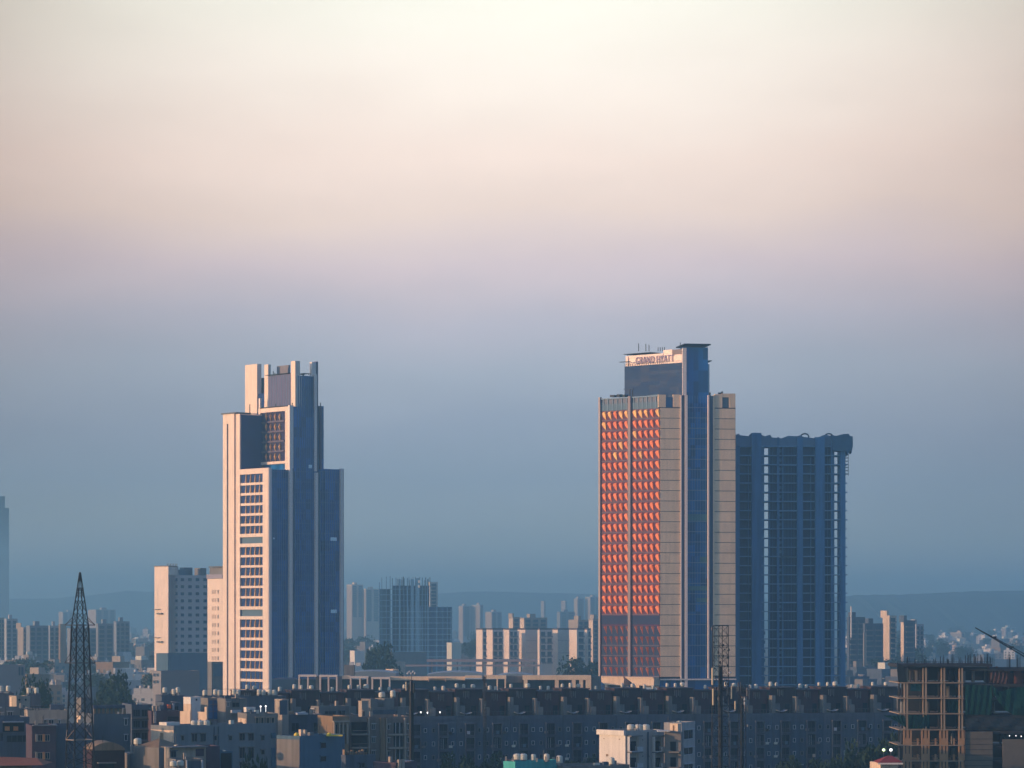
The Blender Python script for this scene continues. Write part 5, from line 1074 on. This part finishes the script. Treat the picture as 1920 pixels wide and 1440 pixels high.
# ================================================================ trees
def tree_proto(seed, w_, h_, n, leaf):
    rng = random.Random(seed); r = empty('tree', (0, 0, 0), 't', 'tree')
    mb = MB(); th_ = h_ * .38; mb.tube((0, 0, 0), (0.1, 0, th_), w_ * .035, 7, 0, w_ * .022); br = []
    for i in range(6):
        t_ = rng.uniform(0, 6.28); e_ = (math.cos(t_) * w_ * .3, math.sin(t_) * w_ * .3, h_ * rng.uniform(.55, .85)); mb.tube((0.1, 0, th_ * rng.uniform(.8, 1)), e_, w_ * .016, 5, 0, w_ * .006); br.append(e_)
    mb.build('trunk', BARK, r)
    mb = MB(); lobes = [(rng.uniform(-.33, .33) * w_, rng.uniform(-.33, .33) * w_, h_ * rng.uniform(.42, .82), w_ * rng.uniform(.16, .27)) for _ in range(9)]
    for i in range(n):
        lx, ly, lz, lr = rng.choice(lobes); d = Vector((rng.gauss(0, 1), rng.gauss(0, 1), rng.gauss(0, 1))).normalized() * lr * rng.uniform(.55, 1.08)
        c = Vector((lx, ly, lz)) + d; c.z = max(h_ * .22, c.z)
        a_ = Vector((rng.gauss(0, 1), rng.gauss(0, 1), rng.gauss(0, 1))).normalized(); b_ = a_.cross(Vector((rng.gauss(0, 1), rng.gauss(0, 1), 1))).normalized(); s_ = leaf * rng.uniform(.6, 1.4)
        mb.faces([c + a_ * s_, c + b_ * s_ * .7, c - a_ * s_, c - b_ * s_ * .7], [(0, 1, 2, 3)])
    mb.build('crown', LEAF, r); return r
TR = [tree_proto(1, 9, 11, 1500, .38), tree_proto(2, 12, 10, 1700, .45), tree_proto(3, 8, 13, 1500, .38), tree_proto(4, 16, 13, 1900, .6)]; TU = [False] * 4
def put_tree(px, ytop, D, label, group, k=0, wpx=None):
    r = TR[k]
    if TU[k]: r = copytree(r)
    TU[k] = True; hh = max(3, Z(ytop, D)); s_ = hh / (11, 10, 13, 13)[k]; ww = s_ if wpx is None else (wpx / F * D) / (8, 10.5, 7, 14)[k]
    r.location = (X(px, D), D, 0); r.scale = (ww, ww, s_); r.rotation_euler = (0, 0, random.uniform(0, 6)); r['label'] = label; r['group'] = group; return r
put_tree(478, 1424, 512, 'round dark tree at the bottom edge under the long grey building', 'foreground trees', 1, 52)
put_tree(1000, 1434, 700 - 40, 'dark tree crown behind the teal building', 'foreground trees', 0, 60)
for i, (p, y, w_) in enumerate(((1585, 1418, 60), (1612, 1398, 62), (1640, 1388, 70), (1668, 1382, 66), (1560, 1428, 50), (1690, 1398, 50))):
    put_tree(p, y, 640 + 7 * i, f'dark tree beside the flood lamps, {ORD[sorted([1585, 1612, 1640, 1668, 1560, 1690]).index(p)]} from the left of the clump', 'trees beside the flood lamps', i % 4, w_)
for i, (p, y, w_) in enumerate(((855, 1418, 60), (890, 1424, 50), (925, 1420, 46), (1480, 1420, 50), (1530, 1428, 60), (1075, 1418, 50), (1100, 1425, 44))):
    put_tree(p, y, 668 + 2 * i, f'dim tree in front of the shaded apartment row, {ORD[[855, 890, 925, 1075, 1100, 1480, 1530].index(p)]} from the left', 'trees before the apartment row', (i + 1) % 4, w_)
put_tree(560, 1437, 505, 'dark bush at the foot of the blue building', 'foreground trees', 2, 30)
# ================================================================ middle distance
def gridwin(root, W, cols, rows, m_frame, m_glass, nm='window', proud=.08):
    for (y0, y1) in rows:
        for (p0, p1) in cols:
            mb = MB(); u0, u1 = W.at(p0), W.at(p1); um = (u0 + u1) / 2; z0, z1 = W.z(y1, um), W.z(y0, um)
            W.box(mb, u0, u1, z0, z1, -.05, .04, 1); t_ = .12
            W.box(mb, u0 - t_, u0, z0, z1, -.05, .1); W.box(mb, u1, u1 + t_, z0, z1, -.05, .1); W.box(mb, u0 - t_, u1 + t_, z1, z1 + t_, -.05, .12); W.box(mb, u0 - t_, u1 + t_, z0 - t_, z0, -.05, .12)
            mb.build(nm, [m_frame, m_glass], root)
WINH = mat('window_dusk', (.012, .04, .085), .3, .15, .3)
# pale hotel slab left of the stone tower
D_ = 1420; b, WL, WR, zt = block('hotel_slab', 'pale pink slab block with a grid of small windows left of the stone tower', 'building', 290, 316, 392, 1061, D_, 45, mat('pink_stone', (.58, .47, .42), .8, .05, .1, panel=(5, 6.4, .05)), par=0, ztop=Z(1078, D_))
mb = MB(); WL.box(mb, .02, WL.L, 0, WL.z(1062, WL.L), -5, .15); mb.build('sunlit_end_wall', STONE, b)  # sunlight put into a lighter stone colour than the front has
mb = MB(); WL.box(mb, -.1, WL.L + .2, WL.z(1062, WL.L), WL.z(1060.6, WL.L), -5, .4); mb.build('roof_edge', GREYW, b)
rows = [(1084 + 13.25 * k, 1089.6 + 13.25 * k) for k in range(11)]
gridwin(b, WR, [(328.5, 333), (338.5, 345), (352.5, 359.5), (366.5, 373.5), (381, 388)], rows, MATS['pink_stone'], WINH)
gridwin(b, WL, [(309, 313.5)], rows, STONE, GREYW); gridwin(b, WL, [(304.2, 305.6)], rows, STONE, WINH, 'slit_window')
for y_ in (1142, 1195): mb = MB(); WL.pbox(mb, 291, 301, y_, y_ + 1, .15, 1.5); WL.pbox(mb, 297, 306, y_ + 7, y_ + 10, .15, 1.2); mb.build('ledge', GREYW, b)
for p0, p1, y0, y1 in ((338, 365, 1068, 1075), (352, 366, 1064, 1068), (380, 392, 1065, 1078)): mb = MB(); WR.pbox(mb, p0, p1, y0, 1079, -6, -2); mb.build('roof_plant', BLUEW if p1 < 370 else GREYW, b)
mb = MB(); WR.pbox(mb, 318, 335, 1062, 1079, -8, -.2); mb.build('upper_wall', MATS['pink_stone'], b)
mb = MB()
for p in range(304, 324, 3): WL.pbox(mb, p, p + .7, 1056.5, 1061, -3, -2.8)
mb.build('roof_mast', STEEL, b)
b, WL, WR, zt = block('hotel_wing', 'sunlit pale wing with slit windows touching the stone tower', 'building', 389, 421.5, 430, 1085, 1300, 50, STONE, par=0)
rows = [(1106 + 15.6 * k, 1113 + 15.6 * k) for k in range(9)]
gridwin(b, WL, [(408.3, 410.2)], rows, STONE, SLATEW, 'slit_window')
for p in (397.8, 400.8, 404): gridwin(b, WL, [(p, p + .8)], rows, STONE, GREYW, 'slit_window')
mb = MB(); WL.pbox(mb, 389, 419, 1077, 1084.9, -5, .5); mb.build('crown_band', mat('lilac_band', (.30, .26, .30), .7), b)
mb = MB(); WL.pbox(mb, 382, 418, 1064, 1077, -8, -3); mb.build('roof_room', GREYW, b)
mb = MB(); WL.pbox(mb, 384, 416, 1061.5, 1063.8, -9, -2); mb.build('roof_canopy', STEEL, b)
b, WL, WR, zt = block('low_block', 'small grey glazed block at the foot of the sunlit pale wing', 'building', 389, 397, 420, 1241, 1240, 60, GREYW, par=.6)
mb = MB(); WR.pbox(mb, 399, 418, 1245, 1268, 0, .3); mb.build('glazing', BLUEW, b)
b, WL, WR, zt = block('podium_block', 'dark blue podium at the foot of the pale pink slab', 'building', 293, 315, 389, 1225, 1390, 45, BLUEW, par=.5)
b, WL, WR, zt = block('shed', 'large plain grey wall of a shed left of the stone tower base', 'shed', 286, 302, 374, 1258, 1180, 60, mat('shed_grey', (.25, .23, .23), .9, .05, .1), par=.3)
gridwin(b, WL, [(288, 292), (294, 298)], [(1263, 1268), (1276, 1281)], GREYW, WINH)
b, WL, WR, zt = block('shed', 'plain grey building with dark side bays at the far left edge', 'shed', -30, -22, 47, 1247, 1180, 70, MATS['shed_grey'], par=.3, dl=14)
gridwin(b, WR, [(35, 38), (40, 44)], [(1251, 1266)], GREYW, WINH)
# ghost tower at the left edge
b, WL, WR, zt = block('far_tower', 'faint tall tower almost lost in haze at the left edge', 'tower', -14, -10, 17, 952, 6300, 70, CONC, par=0, dl=40)
mb = MB(); WR.pbox(mb, -6, 10, 930, 951.9, -30, -4); mb.build('crown', CONC, b)
# cluster left of the pylon
WINB = mat('balcony_shadow', (.03, .05, .08), .6, .2, .2)
def slab(name, label, xl, xc, xr, yt, D, th, m, fl=None, cols=2, group=None, mside=None, tank=True, dl=None, rw=None, cat='apartment building'):
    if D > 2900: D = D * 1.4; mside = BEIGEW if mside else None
    if D > 2000 and m in (GREYW, SLATEW): m = mat('hazed_grey_render', (.36, .35, .35), .9, .08, .05) if m is GREYW else mat('hazed_slate_render', (.20, .21, .23), .9, .08, .05)  # haze painted into paler render colours for the farther blocks
    b, WL, WR, zt = block(name, label, cat, xl, xc, xr, yt, D, th, m, par=1.2, dl=dl, group=group)
    fh = fl or 3.2; n = max(1, min(14, int(zt / fh) - 1)); L_ = WR.L; cw = L_ / cols
    for c in range(cols):
        for k in range(n):
            z1 = zt - 1.6 - fh * k; mb = MB(); u0, u1 = cw * (c + .16), cw * (c + .80)
            if z1 - fh < 2: break
            WR.box(mb, u0, u1, z1 - fh * .66, z1, -.1, .12, 1); WR.box(mb, u0 - .2, u1 + .2, z1 - fh * .88, z1 - fh * .66, -.1, 1.1, 0); mb.build('balcony', [GREYW, WINB], b)
    if mside: mb = MB(); WL.box(mb, .05, WL.L - .05, 0, zt - 1.25, 0, .1); mb.build('side_wall', mside, b)  # sun-facing side: warm light painted as a separate wall colour
    if tank:
        mb = MB(); u = L_ * .35; WR.box(mb, u, u + L_ * .25, zt - 1.3, zt + 3, -9, -4); mb.build('lift_room', m, b)
    return b, WL, WR, zt
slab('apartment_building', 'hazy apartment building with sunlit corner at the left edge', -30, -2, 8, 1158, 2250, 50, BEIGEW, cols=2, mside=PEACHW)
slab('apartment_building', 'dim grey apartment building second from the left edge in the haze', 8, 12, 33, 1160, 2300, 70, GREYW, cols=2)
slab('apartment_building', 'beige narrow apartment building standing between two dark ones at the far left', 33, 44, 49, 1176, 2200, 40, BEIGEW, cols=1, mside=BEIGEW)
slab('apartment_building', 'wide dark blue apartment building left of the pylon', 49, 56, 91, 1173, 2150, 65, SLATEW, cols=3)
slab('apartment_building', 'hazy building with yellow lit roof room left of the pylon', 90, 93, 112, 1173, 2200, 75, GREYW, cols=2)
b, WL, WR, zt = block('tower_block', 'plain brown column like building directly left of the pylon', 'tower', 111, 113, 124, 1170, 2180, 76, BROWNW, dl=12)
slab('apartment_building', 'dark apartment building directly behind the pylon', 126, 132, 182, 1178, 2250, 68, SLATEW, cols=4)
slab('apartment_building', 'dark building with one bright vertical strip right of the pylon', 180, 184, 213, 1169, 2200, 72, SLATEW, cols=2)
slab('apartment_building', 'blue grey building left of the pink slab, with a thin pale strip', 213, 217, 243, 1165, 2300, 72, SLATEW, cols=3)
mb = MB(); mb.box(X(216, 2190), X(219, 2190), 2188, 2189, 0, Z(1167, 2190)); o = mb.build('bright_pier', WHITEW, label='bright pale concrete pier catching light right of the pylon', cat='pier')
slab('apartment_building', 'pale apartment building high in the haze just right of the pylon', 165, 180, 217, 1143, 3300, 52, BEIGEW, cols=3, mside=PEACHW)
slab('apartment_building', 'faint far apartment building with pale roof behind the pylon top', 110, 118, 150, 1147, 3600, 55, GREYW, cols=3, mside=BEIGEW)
# between the towers
slab('apartment_building', 'pale orange topped apartment building just right of the stone tower', 650, 660, 681, 1096, 3100, 50, PEACHW, cols=2, mside=PEACHW)
slab('apartment_building', 'pale apartment building left of the dark unfinished block', 681, 686, 712, 1104, 3100, 60, PEACHW, cols=2, mside=PEACHW)
DQ = 2150
UB = empty('unfinished_block', (X(760, DQ), DQ, 0), 'dark unfinished block with bare columns sticking up, between the two tall towers', 'building')
def qb(mb, p0, p1, y0, y1, d0, d1, mi=0): mb.box(X(p0, DQ), X(p1, DQ), DQ + d0, DQ + d1, max(0, Z(y1, DQ)), Z(y0, DQ), mi)
mb = MB(); qb(mb, 712, 731, 1104, 1400, 3, 14); mb.build('inner_core', CBD, UB)
mb = MB(); qb(mb, 735, 804, 1098, 1400, 2, 14); mb.build('core_wall', CBD, UB); mb = MB(); qb(mb, 765, 847, 1138, 1400, 0, 12); mb.build('lower_wing', CBD, UB)
for k in range(13):
    y = 1104 + 10.6 * k; mb = MB(); qb(mb, 710, 752, y, y + 1.1, -.5, 15)
    if k > 3: qb(mb, 752, 849, y, y + .9, -1.2, 8)
    else: qb(mb, 752, 806, y, y + .8, .5, 8)
    mb.build('floor_slab', MATS['slab_edge'], UB)
for i, (p, w_, y0) in enumerate(((711, 1, 1092), (715.5, .8, 1083), (724, .9, 1081), (731, 1, 1080), (735, 1.3, 1084), (742, .8, 1083), (748, 3, 1086), (757, 1, 1086), (763, 2, 1084), (770, 6, 1086), (779, 8, 1084), (791, 1.5, 1083), (797, 1.2, 1083), (801, 1.5, 1086), (765, .9, 1137), (784, 2.2, 1137), (788, 1.2, 1137), (803, 1.2, 1137), (818, 2, 1137), (830, 1, 1137), (838, 1.5, 1137), (845, 1.2, 1140))):
    mb = MB(); qb(mb, p, p + w_, y0, 1400, -.9 - .1 * (i % 3), 1.5); mb.build('column', CB, UB)
mb = MB(); rng = random.Random(8)
for i in range(26): p = rng.uniform(740, 806); qb(mb, p, p + .5, rng.uniform(1081, 1088), 1100, rng.uniform(0, 5), 6)
mb.build('reinforcement_bars', STEELD, UB)
for p, y in ((784, 1088), (784, 1097)): mb = MB(); qb(mb, p, p + 3.6, y, y + 5, -1.5, -1.2); mb.build('sky_gap_panel', WHITEW, UB)
slab('apartment_building', 'small cream topped building peeking over the right of the dark unfinished block', 803, 806, 821, 1091, 2800, 60, mat('far_cream', (.6, .54, .45), .85), cols=1, tank=False)
slab('apartment_building', 'faint grey blue apartment building right of the dark unfinished block', 860, 868, 883, 1136, 3300, 50, GREYW, cols=1, mside=BEIGEW)
slab('apartment_building', 'faint apartment building with thin bright edge above the pink flyover', 883, 900, 906, 1134, 3300, 40, GREYW, cols=1, mside=GREYW)
slab('apartment_building', 'faint apartment building with bright vertical side, left above the beige blocks', 910, 922, 941, 1147, 3100, 50, GREYW, cols=2, mside=PEACHW)
slab('apartment_building', 'far peach stair tower left of the orange faceted tower, leftmost of two', 1014, 1020, 1023, 1127, 4200, 40, PEACHW, cols=1, mside=PEACHW, tank=False)
slab('apartment_building', 'far peach stair tower left of the orange faceted tower, rightmost of two', 1052, 1060, 1064, 1127, 4200, 40, PEACHW, cols=1, mside=PEACHW, tank=False)
slab('apartment_building', 'far pale apartment building with peach edge near the orange faceted tower', 1076, 1083, 1095, 1122, 3500, 50, GREYW, cols=1, mside=PEACHW)
slab('apartment_building', 'far pale apartment building touching the left edge of the orange faceted tower', 1097, 1107, 1126, 1119, 3500, 50, GREYW, cols=2, mside=PEACHW)
slab('apartment_building', 'violet grey apartment building behind the beige blocks', 1044, 1050, 1078, 1147, 3000, 66, SLATEW, cols=2)
slab('apartment_building', 'upper cream apartment building with peach roof room behind the beige blocks', 954, 962, 975, 1157, 2500, 50, BEIGEW, cols=1, mside=PEACHW)
slab('apartment_building', 'wide cream apartment building behind the beige blocks', 975, 983, 1026, 1158, 2480, 60, BEIGEW, cols=3, mside=PEACHW)
slab('apartment_building', 'cream round balconied apartment building touching the orange faceted tower', 1066, 1084, 1104, 1162, 2350, 48, BEIGEW, cols=2, mside=BEIGEW)
slab('apartment_building', 'cream balconied apartment building half hidden by the orange faceted tower', 1104, 1112, 1132, 1160, 2300, 56, BEIGEW, cols=2, mside=PEACHW)
DB = 2050
for i, (xl, xc, xr, cols, lab) in enumerate(((893, 905, 912, 1, 'leftmost'), (911, 924, 943, 2, 'second'), (943, 955, 970, 2, 'third'), (969, 986, 1008, 0, 'fourth'), (1008, 1012, 1036, 2, 'fifth'), (1036, 1046, 1067, 0, 'sixth'), (1067, 1082, 1096, 1, 'seventh'), (1096, 1102, 1108, 1, 'eighth'))):
    lab2 = f'beige apartment block with maroon roof edge, {lab} in the row before the far hills'
    b, WL, WR, zt = block('beige_block', lab2, 'apartment block', xl, xc, xr, 1178, DB + 12 * (i % 2), 48, mat('cream_render', (.66, .56, .45), .85, .07, .1), par=1.0, parmat=MAROON2, group='beige apartment row with maroon roof edge')
    mb = MB(); WL.box(mb, .05, WL.L - .05, 0, zt - 1.1, 0, .1); mb.build('side_wall', STONE, b)
    for c in range(max(1, cols)):
        for k in range(5):
            z1 = zt - 2.4 - 4.4 * k; u0 = WR.L * (c + .2) / max(1, cols); u1 = WR.L * (c + .85) / max(1, cols)
            if cols: mb = MB(); WR.box(mb, u0, u1, z1 - 2.7, z1, -.1, .1, 1); WR.box(mb, u0 - .2, u1 + .2, z1 - 3.6, z1 - 2.7, -.1, 1.1); mb.build('balcony', [GREYW, WINB], b)
    if not cols:
        for k in (1, 2, 3): mb = MB(); WR.box(mb, .1, WR.L - .1, zt - 8.2 * k - .2, zt - 8.2 * k, 0, .2); mb.build('floor_band', GREYW, b)
# pink flyover
FO = empty('flyover', (X(900, 1830), 1830, 0), 'long pinkish elevated road running below the beige apartment row', 'flyover')
mb = MB(); Df = 1830; mb.box(X(800, Df), X(1007, Df), Df, Df + 16, Z(1241, Df), Z(1236.5, Df)); mb.box(X(760, Df), X(1012, Df), Df - 4, Df - .1, Z(1249.5, Df), Z(1246, Df)); mb.build('deck', mat('pink_concrete', (.30, .22, .21), .85, .08, .05), FO)
for i in range(9): p = 808 + i * 24; mb = MB(); mb.box(X(p, Df), X(p + 2.5, Df), Df + 4, Df + 7, 0, Z(1241, Df) - .02); mb.build('pier', CONC, FO)
# low long blocks below the unfinished block
for i, (p0, p1, y0, D_, m, lab) in enumerate(((734, 800, 1223, 1950, CONC, 'long pale roofed block below the dark unfinished block'), (665, 684, 1220, 1900, WHITEW, 'short white roof strip right of the stone tower'), (737, 760, 1241, 1500, PEACHW, 'peach lit roof strip above the left podium frames'), (737, 748, 1255, 1300, PEACHW, 'small peach hut above the left podium frames'), (847, 865, 1205, 2000, CREAM, 'small cream house right foot of the dark unfinished block'))):
    b, WL, WR, zt = block('low_block', lab, 'building', p0 - 3, p0, p1, y0, D_, 70, m, par=.8, dl=10)
# right side in the haze
slab('apartment_building', 'blue shaded block just right of the unfinished concrete tower', 1588, 1592, 1622, 1157, 1900, 70, SLATEW, cols=2)
b, WL, WR, zt = slab('apartment_building', 'hazy block framed by a pale portal right of the unfinished concrete tower', 1618, 1622, 1656, 1169, 1850, 72, SLATEW, cols=2)
mb = MB(); WR.pbox(mb, 1619, 1624, 1186, 1248, 0, .6); WR.pbox(mb, 1619, 1648, 1244, 1248, .0, .5); mb.build('pale_frame', BEIGEW, b)
slab('apartment_building', 'peach finned tall block right of the unfinished concrete tower', 1655, 1668, 1681, 1154, 1900, 45, PEACHW, cols=1, mside=PEACHW)
slab('apartment_building', 'balconied block with pale pier beside the peach finned block', 1689, 1695, 1716, 1163, 1920, 60, SLATEW, cols=1, mside=PEACHW)
slab('apartment_building', 'faint violet block left of the scattered sunlit houses', 1714, 1718, 1732, 1170, 2050, 60, GREYW, cols=2)
slab('house', 'large sunlit peach house among the scattered houses on the right', 1782, 1803, 1809, 1186, 3300, 30, PEACHW, cols=1, mside=PEACHW, cat='house')
slab('house', 'sunlit cream house with tall roof room at the far right', 1878, 1886, 1904, 1176, 3900, 50, CREAM, cols=2, mside=CREAM, cat='house')
slab('house', 'long sunlit cream house at the right edge above the crane jib', 1890, 1900, 1935, 1197, 3300, 50, CREAM, cols=3, mside=PEACHW, cat='house')
# white pole
MB().tube((X(1596, 1890), 1890, 30), (X(1596, 1890), 1890, Z(1137, 1890)), .5, 6).build('roof_pole', WHITEW, label='thin white pole on the blue shaded block right of the concrete tower', cat='pole')
# ================================================================ small houses in the haze
def house_proto(seed, m, ms):
    rng = random.Random(seed); mb = MB(); w_, d_, h_ = rng.uniform(10, 15), rng.uniform(9, 13), rng.uniform(8.5, 12)
    mb.box(-w_ / 2, w_ / 2, -d_ / 2, d_ / 2, 0, h_, 0); mb.box(-w_ / 2 - .2, w_ / 2 + .2, -d_ / 2 - .2, d_ / 2 + .2, h_ + .01, h_ + .8, 0)
    x0 = rng.uniform(-w_ / 2, w_ / 4); mb.box(x0, x0 + 3.5, -d_ / 4, d_ / 4, h_ + .81, h_ + 3.4, 1)
    for k in range(int(h_ / 3.1)):
        for c in range(3):
            cx = -w_ / 2 + w_ * (c + .5) / 3; z0 = .9 + 3.1 * k; mb.box(cx - 1, cx + 1, -d_ / 2 - .06, -d_ / 2, z0, z0 + 1.7, 2)
            cy = -d_ / 2 + d_ * (c + .5) / 3; mb.box(-w_ / 2 - .06, -w_ / 2, cy - .7, cy + .7, z0, z0 + 1.5, 2)
        mb.box(-w_ / 2 + .5, w_ / 2 - .5, -d_ / 2 - 1.1, -d_ / 2 - .01, .45 + 3.1 * k, .65 + 3.1 * k, 1)
    if rng.random() < .7: mb.lathe((w_ / 4, 0, h_ + .8), [(.7, 0), (.7, 1.3), (.3, 1.6)], 8, 1)
    return mb.build('distant_house', [m, ms, WINB], label='h', cat='house')
HP = [house_proto(i, m, ms) for i, (m, ms) in enumerate(((WHITEW, WHITEW), (GREYW, CREAM), (BEIGEW, WHITEW), (SLATEW, CREAM), (PEACHW, GREYW), (BROWNW, BEIGEW), (GREYW, GREYW), (SLATEW, GREYW)))]
HN = ['white', 'grey cream topped', 'beige', 'dark cream topped', 'peach', 'brown', 'plain grey', 'dark slate']
HU = [False] * len(HP)
def scatter(n, px0, px1, py0, py1, where, seed, wts=None, grp=None):
    rng = random.Random(seed)
    for i in range(n):
        t_ = rng.random(); py = py0 + (py1 - py0) * t_; D = F * H / (py - HY); px = rng.uniform(px0, px1)
        k = rng.choices(range(len(HP)), wts or [3, 3, 2, 3, 2, 1, 4, 4])[0]; o = HP[k]
        if HU[k]: o = o.copy(); COL.objects.link(o)
        HU[k] = True; o.location = (X(px, D), D, 0); o.rotation_euler = (0, 0, rng.choice((.6, .75, .9, -.3, .2, 1.2)) + rng.uniform(-.08, .08))
        s_ = rng.uniform(.65, 1.15); o.scale = (s_, s_, s_ * rng.uniform(.8, 1.3))
        o['label'] = f'small {HN[k]} house {where}'; o['group'] = f'{HN[k]} small houses {where}'
scatter(88, -20, 288, 1180, 1240, 'in haze around the pylon', 21)
scatter(60, -20, 420, 1236, 1330, 'left of the stone tower', 22, [2, 3, 2, 3, 1, 2, 4, 5])
scatter(26, 640, 860, 1178, 1228, 'near the dark unfinished block', 23)
scatter(11, 640, 1124, 1240, 1285, 'behind the podium frames', 24)
scatter(12, 850, 1124, 1165, 1195, 'behind the beige apartments', 27)
scatter(80, 1590, 1940, 1172, 1236, 'in haze at the right', 25, [5, 4, 3, 3, 4, 1, 3, 3])
scatter(18, 1590, 1700, 1235, 1330, 'behind the shaded row', 26, [0, 0, 0, 3, 0, 1, 4, 6])
def low_proto(seed, m, ms):
    rng = random.Random(seed); mb = MB(); w_, d_, h_ = rng.uniform(20, 34), rng.uniform(11, 15), rng.uniform(6, 9)
    mb.box(-w_ / 2, w_ / 2, -d_ / 2, d_ / 2, 0, h_, 0); x = -w_ / 2
    while x < w_ / 2 - 4:
        ww = rng.uniform(3, 7); hh = rng.choice((.6, 2.8, 3.2, 5.6)); mb.box(x + .05, min(w_ / 2, x + ww), -d_ / 2 + rng.uniform(.2, 3), d_ / 2 - .3, h_ + .01, h_ + hh, rng.choice((0, 1, 1)))
        if rng.random() < .5: mb.lathe((x + ww / 2, 0, h_ + hh), [(.8, .02), (.8, 1.3), (.3, 1.6)], 8, 1)
        for k in range(2): mb.box(x + 1, x + 1 + ww * .35, -d_ / 2 - .06, -d_ / 2 - .01, 1 + 3 * k, 2.6 + 3 * k, 2)
        x += ww + rng.choice((.1, .1, 1.5))
    return mb.build('terraced_block', [m, ms, WINB], label='t', cat='building')
LO = [low_proto(50 + i, m, ms) for i, (m, ms) in enumerate(((GREYW, WHITEW), (BEIGEW, CREAM), (MATS['hazed_grey_render'], WHITEW), (SLATEW, BEIGEW), (BROWNW, GREYW)))]
LN = ['grey and white', 'beige', 'pale grey', 'dark slate', 'brown']; LU = [False] * 5
def low(n, px0, px1, py0, py1, where, seed):
    rng = random.Random(seed)
    for i in range(n):
        py = rng.uniform(py0, py1); D = F * H / (py - HY); px = rng.uniform(px0, px1); k = rng.randrange(5); o = LO[k]
        if LU[k]: o = o.copy(); COL.objects.link(o)
        LU[k] = True; o.location = (X(px, D), D, 0); o.rotation_euler = (0, 0, rng.choice((.5, .7, -.3, .15, 1.0)) + rng.uniform(-.1, .1)); s_ = rng.uniform(.6, 1.1); o.scale = (s_, s_, s_ * rng.uniform(.8, 1.4))
        o['label'] = f'low {LN[k]} terraced block {where}'; o['group'] = f'{LN[k]} terraced blocks {where}'
low(46, -10, 290, 1192, 1320, 'left of the pink slab', 61)
low(14, 290, 420, 1262, 1330, 'under the pink slab', 62)
low(34, 645, 1120, 1192, 1275, 'between the tall towers', 63)
low(40, 1590, 1940, 1180, 1240, 'right of the concrete tower', 64)
def trees(n, px0, px1, py0, py1, where, seed, s0=1.0):
    rng = random.Random(seed)
    for i in range(n):
        py = rng.uniform(py0, py1); D = F * H / (py - HY); px = rng.uniform(px0, px1); k = rng.randrange(4); r = TR[k]
        if TU[k]: r = copytree(r)
        TU[k] = True; s_ = s0 * rng.uniform(.9, 1.5); r.location = (X(px, D), D, 0); r.scale = (s_ * 1.2, s_ * 1.2, s_); r.rotation_euler = (0, 0, rng.uniform(0, 6)); r['label'] = f'hazy dark green tree {where}'; r['group'] = f'trees {where}'
trees(18, -10, 290, 1225, 1330, 'left of the stone tower', 31, 1.1)
trees(14, 290, 425, 1270, 1330, 'under the pale pink slab', 32, 1.1)
trees(30, 645, 1120, 1222, 1262, 'behind the podium', 33, 1.25)
trees(14, 1000, 1125, 1236, 1262, 'beside the beige apartments', 34, 1.6)
trees(26, 1590, 1700, 1215, 1300, 'right of the concrete tower', 35, 1.2)
trees(20, 1700, 1930, 1195, 1245, 'among the sunlit houses on the right', 36, 1.1)
put_tree(705, 1214, 1500, 'broad dark tree crown behind the left podium frames', 'trees behind the podium', 3, 75)
put_tree(62, 1276, 900, 'round dark tree behind the tanks at the far left', 'trees left of the stone tower', 1, 58)
put_tree(1092, 1238, 1500, 'big blue green tree left of the orange faceted tower', 'trees beside the beige apartment row', 3, 80)
put_tree(205, 1272, 950, 'broad dark tree right of the pylon above the blue grey building', 'trees left of the stone tower', 3, 90)

# labels: where several of one group share a label, say which by its place in the row
_g = {}
for o in SC.objects:
    if o.parent is None and 'label' in o and 'group' in o: _g.setdefault(o['label'], []).append(o)
def _ord(n): return ORD[n - 1] if n <= len(ORD) else f"{n}{'th' if 10 < n % 100 < 14 else {1: 'st', 2: 'nd', 3: 'rd'}.get(n % 10, 'th')}"
for lab, os_ in _g.items():
    if len(os_) < 2: continue
    os_.sort(key=lambda o: o.location.x / max(1, o.location.y))
    for i, o in enumerate(os_): o['label'] = f'{lab}, {_ord(i + 1)} from the left'
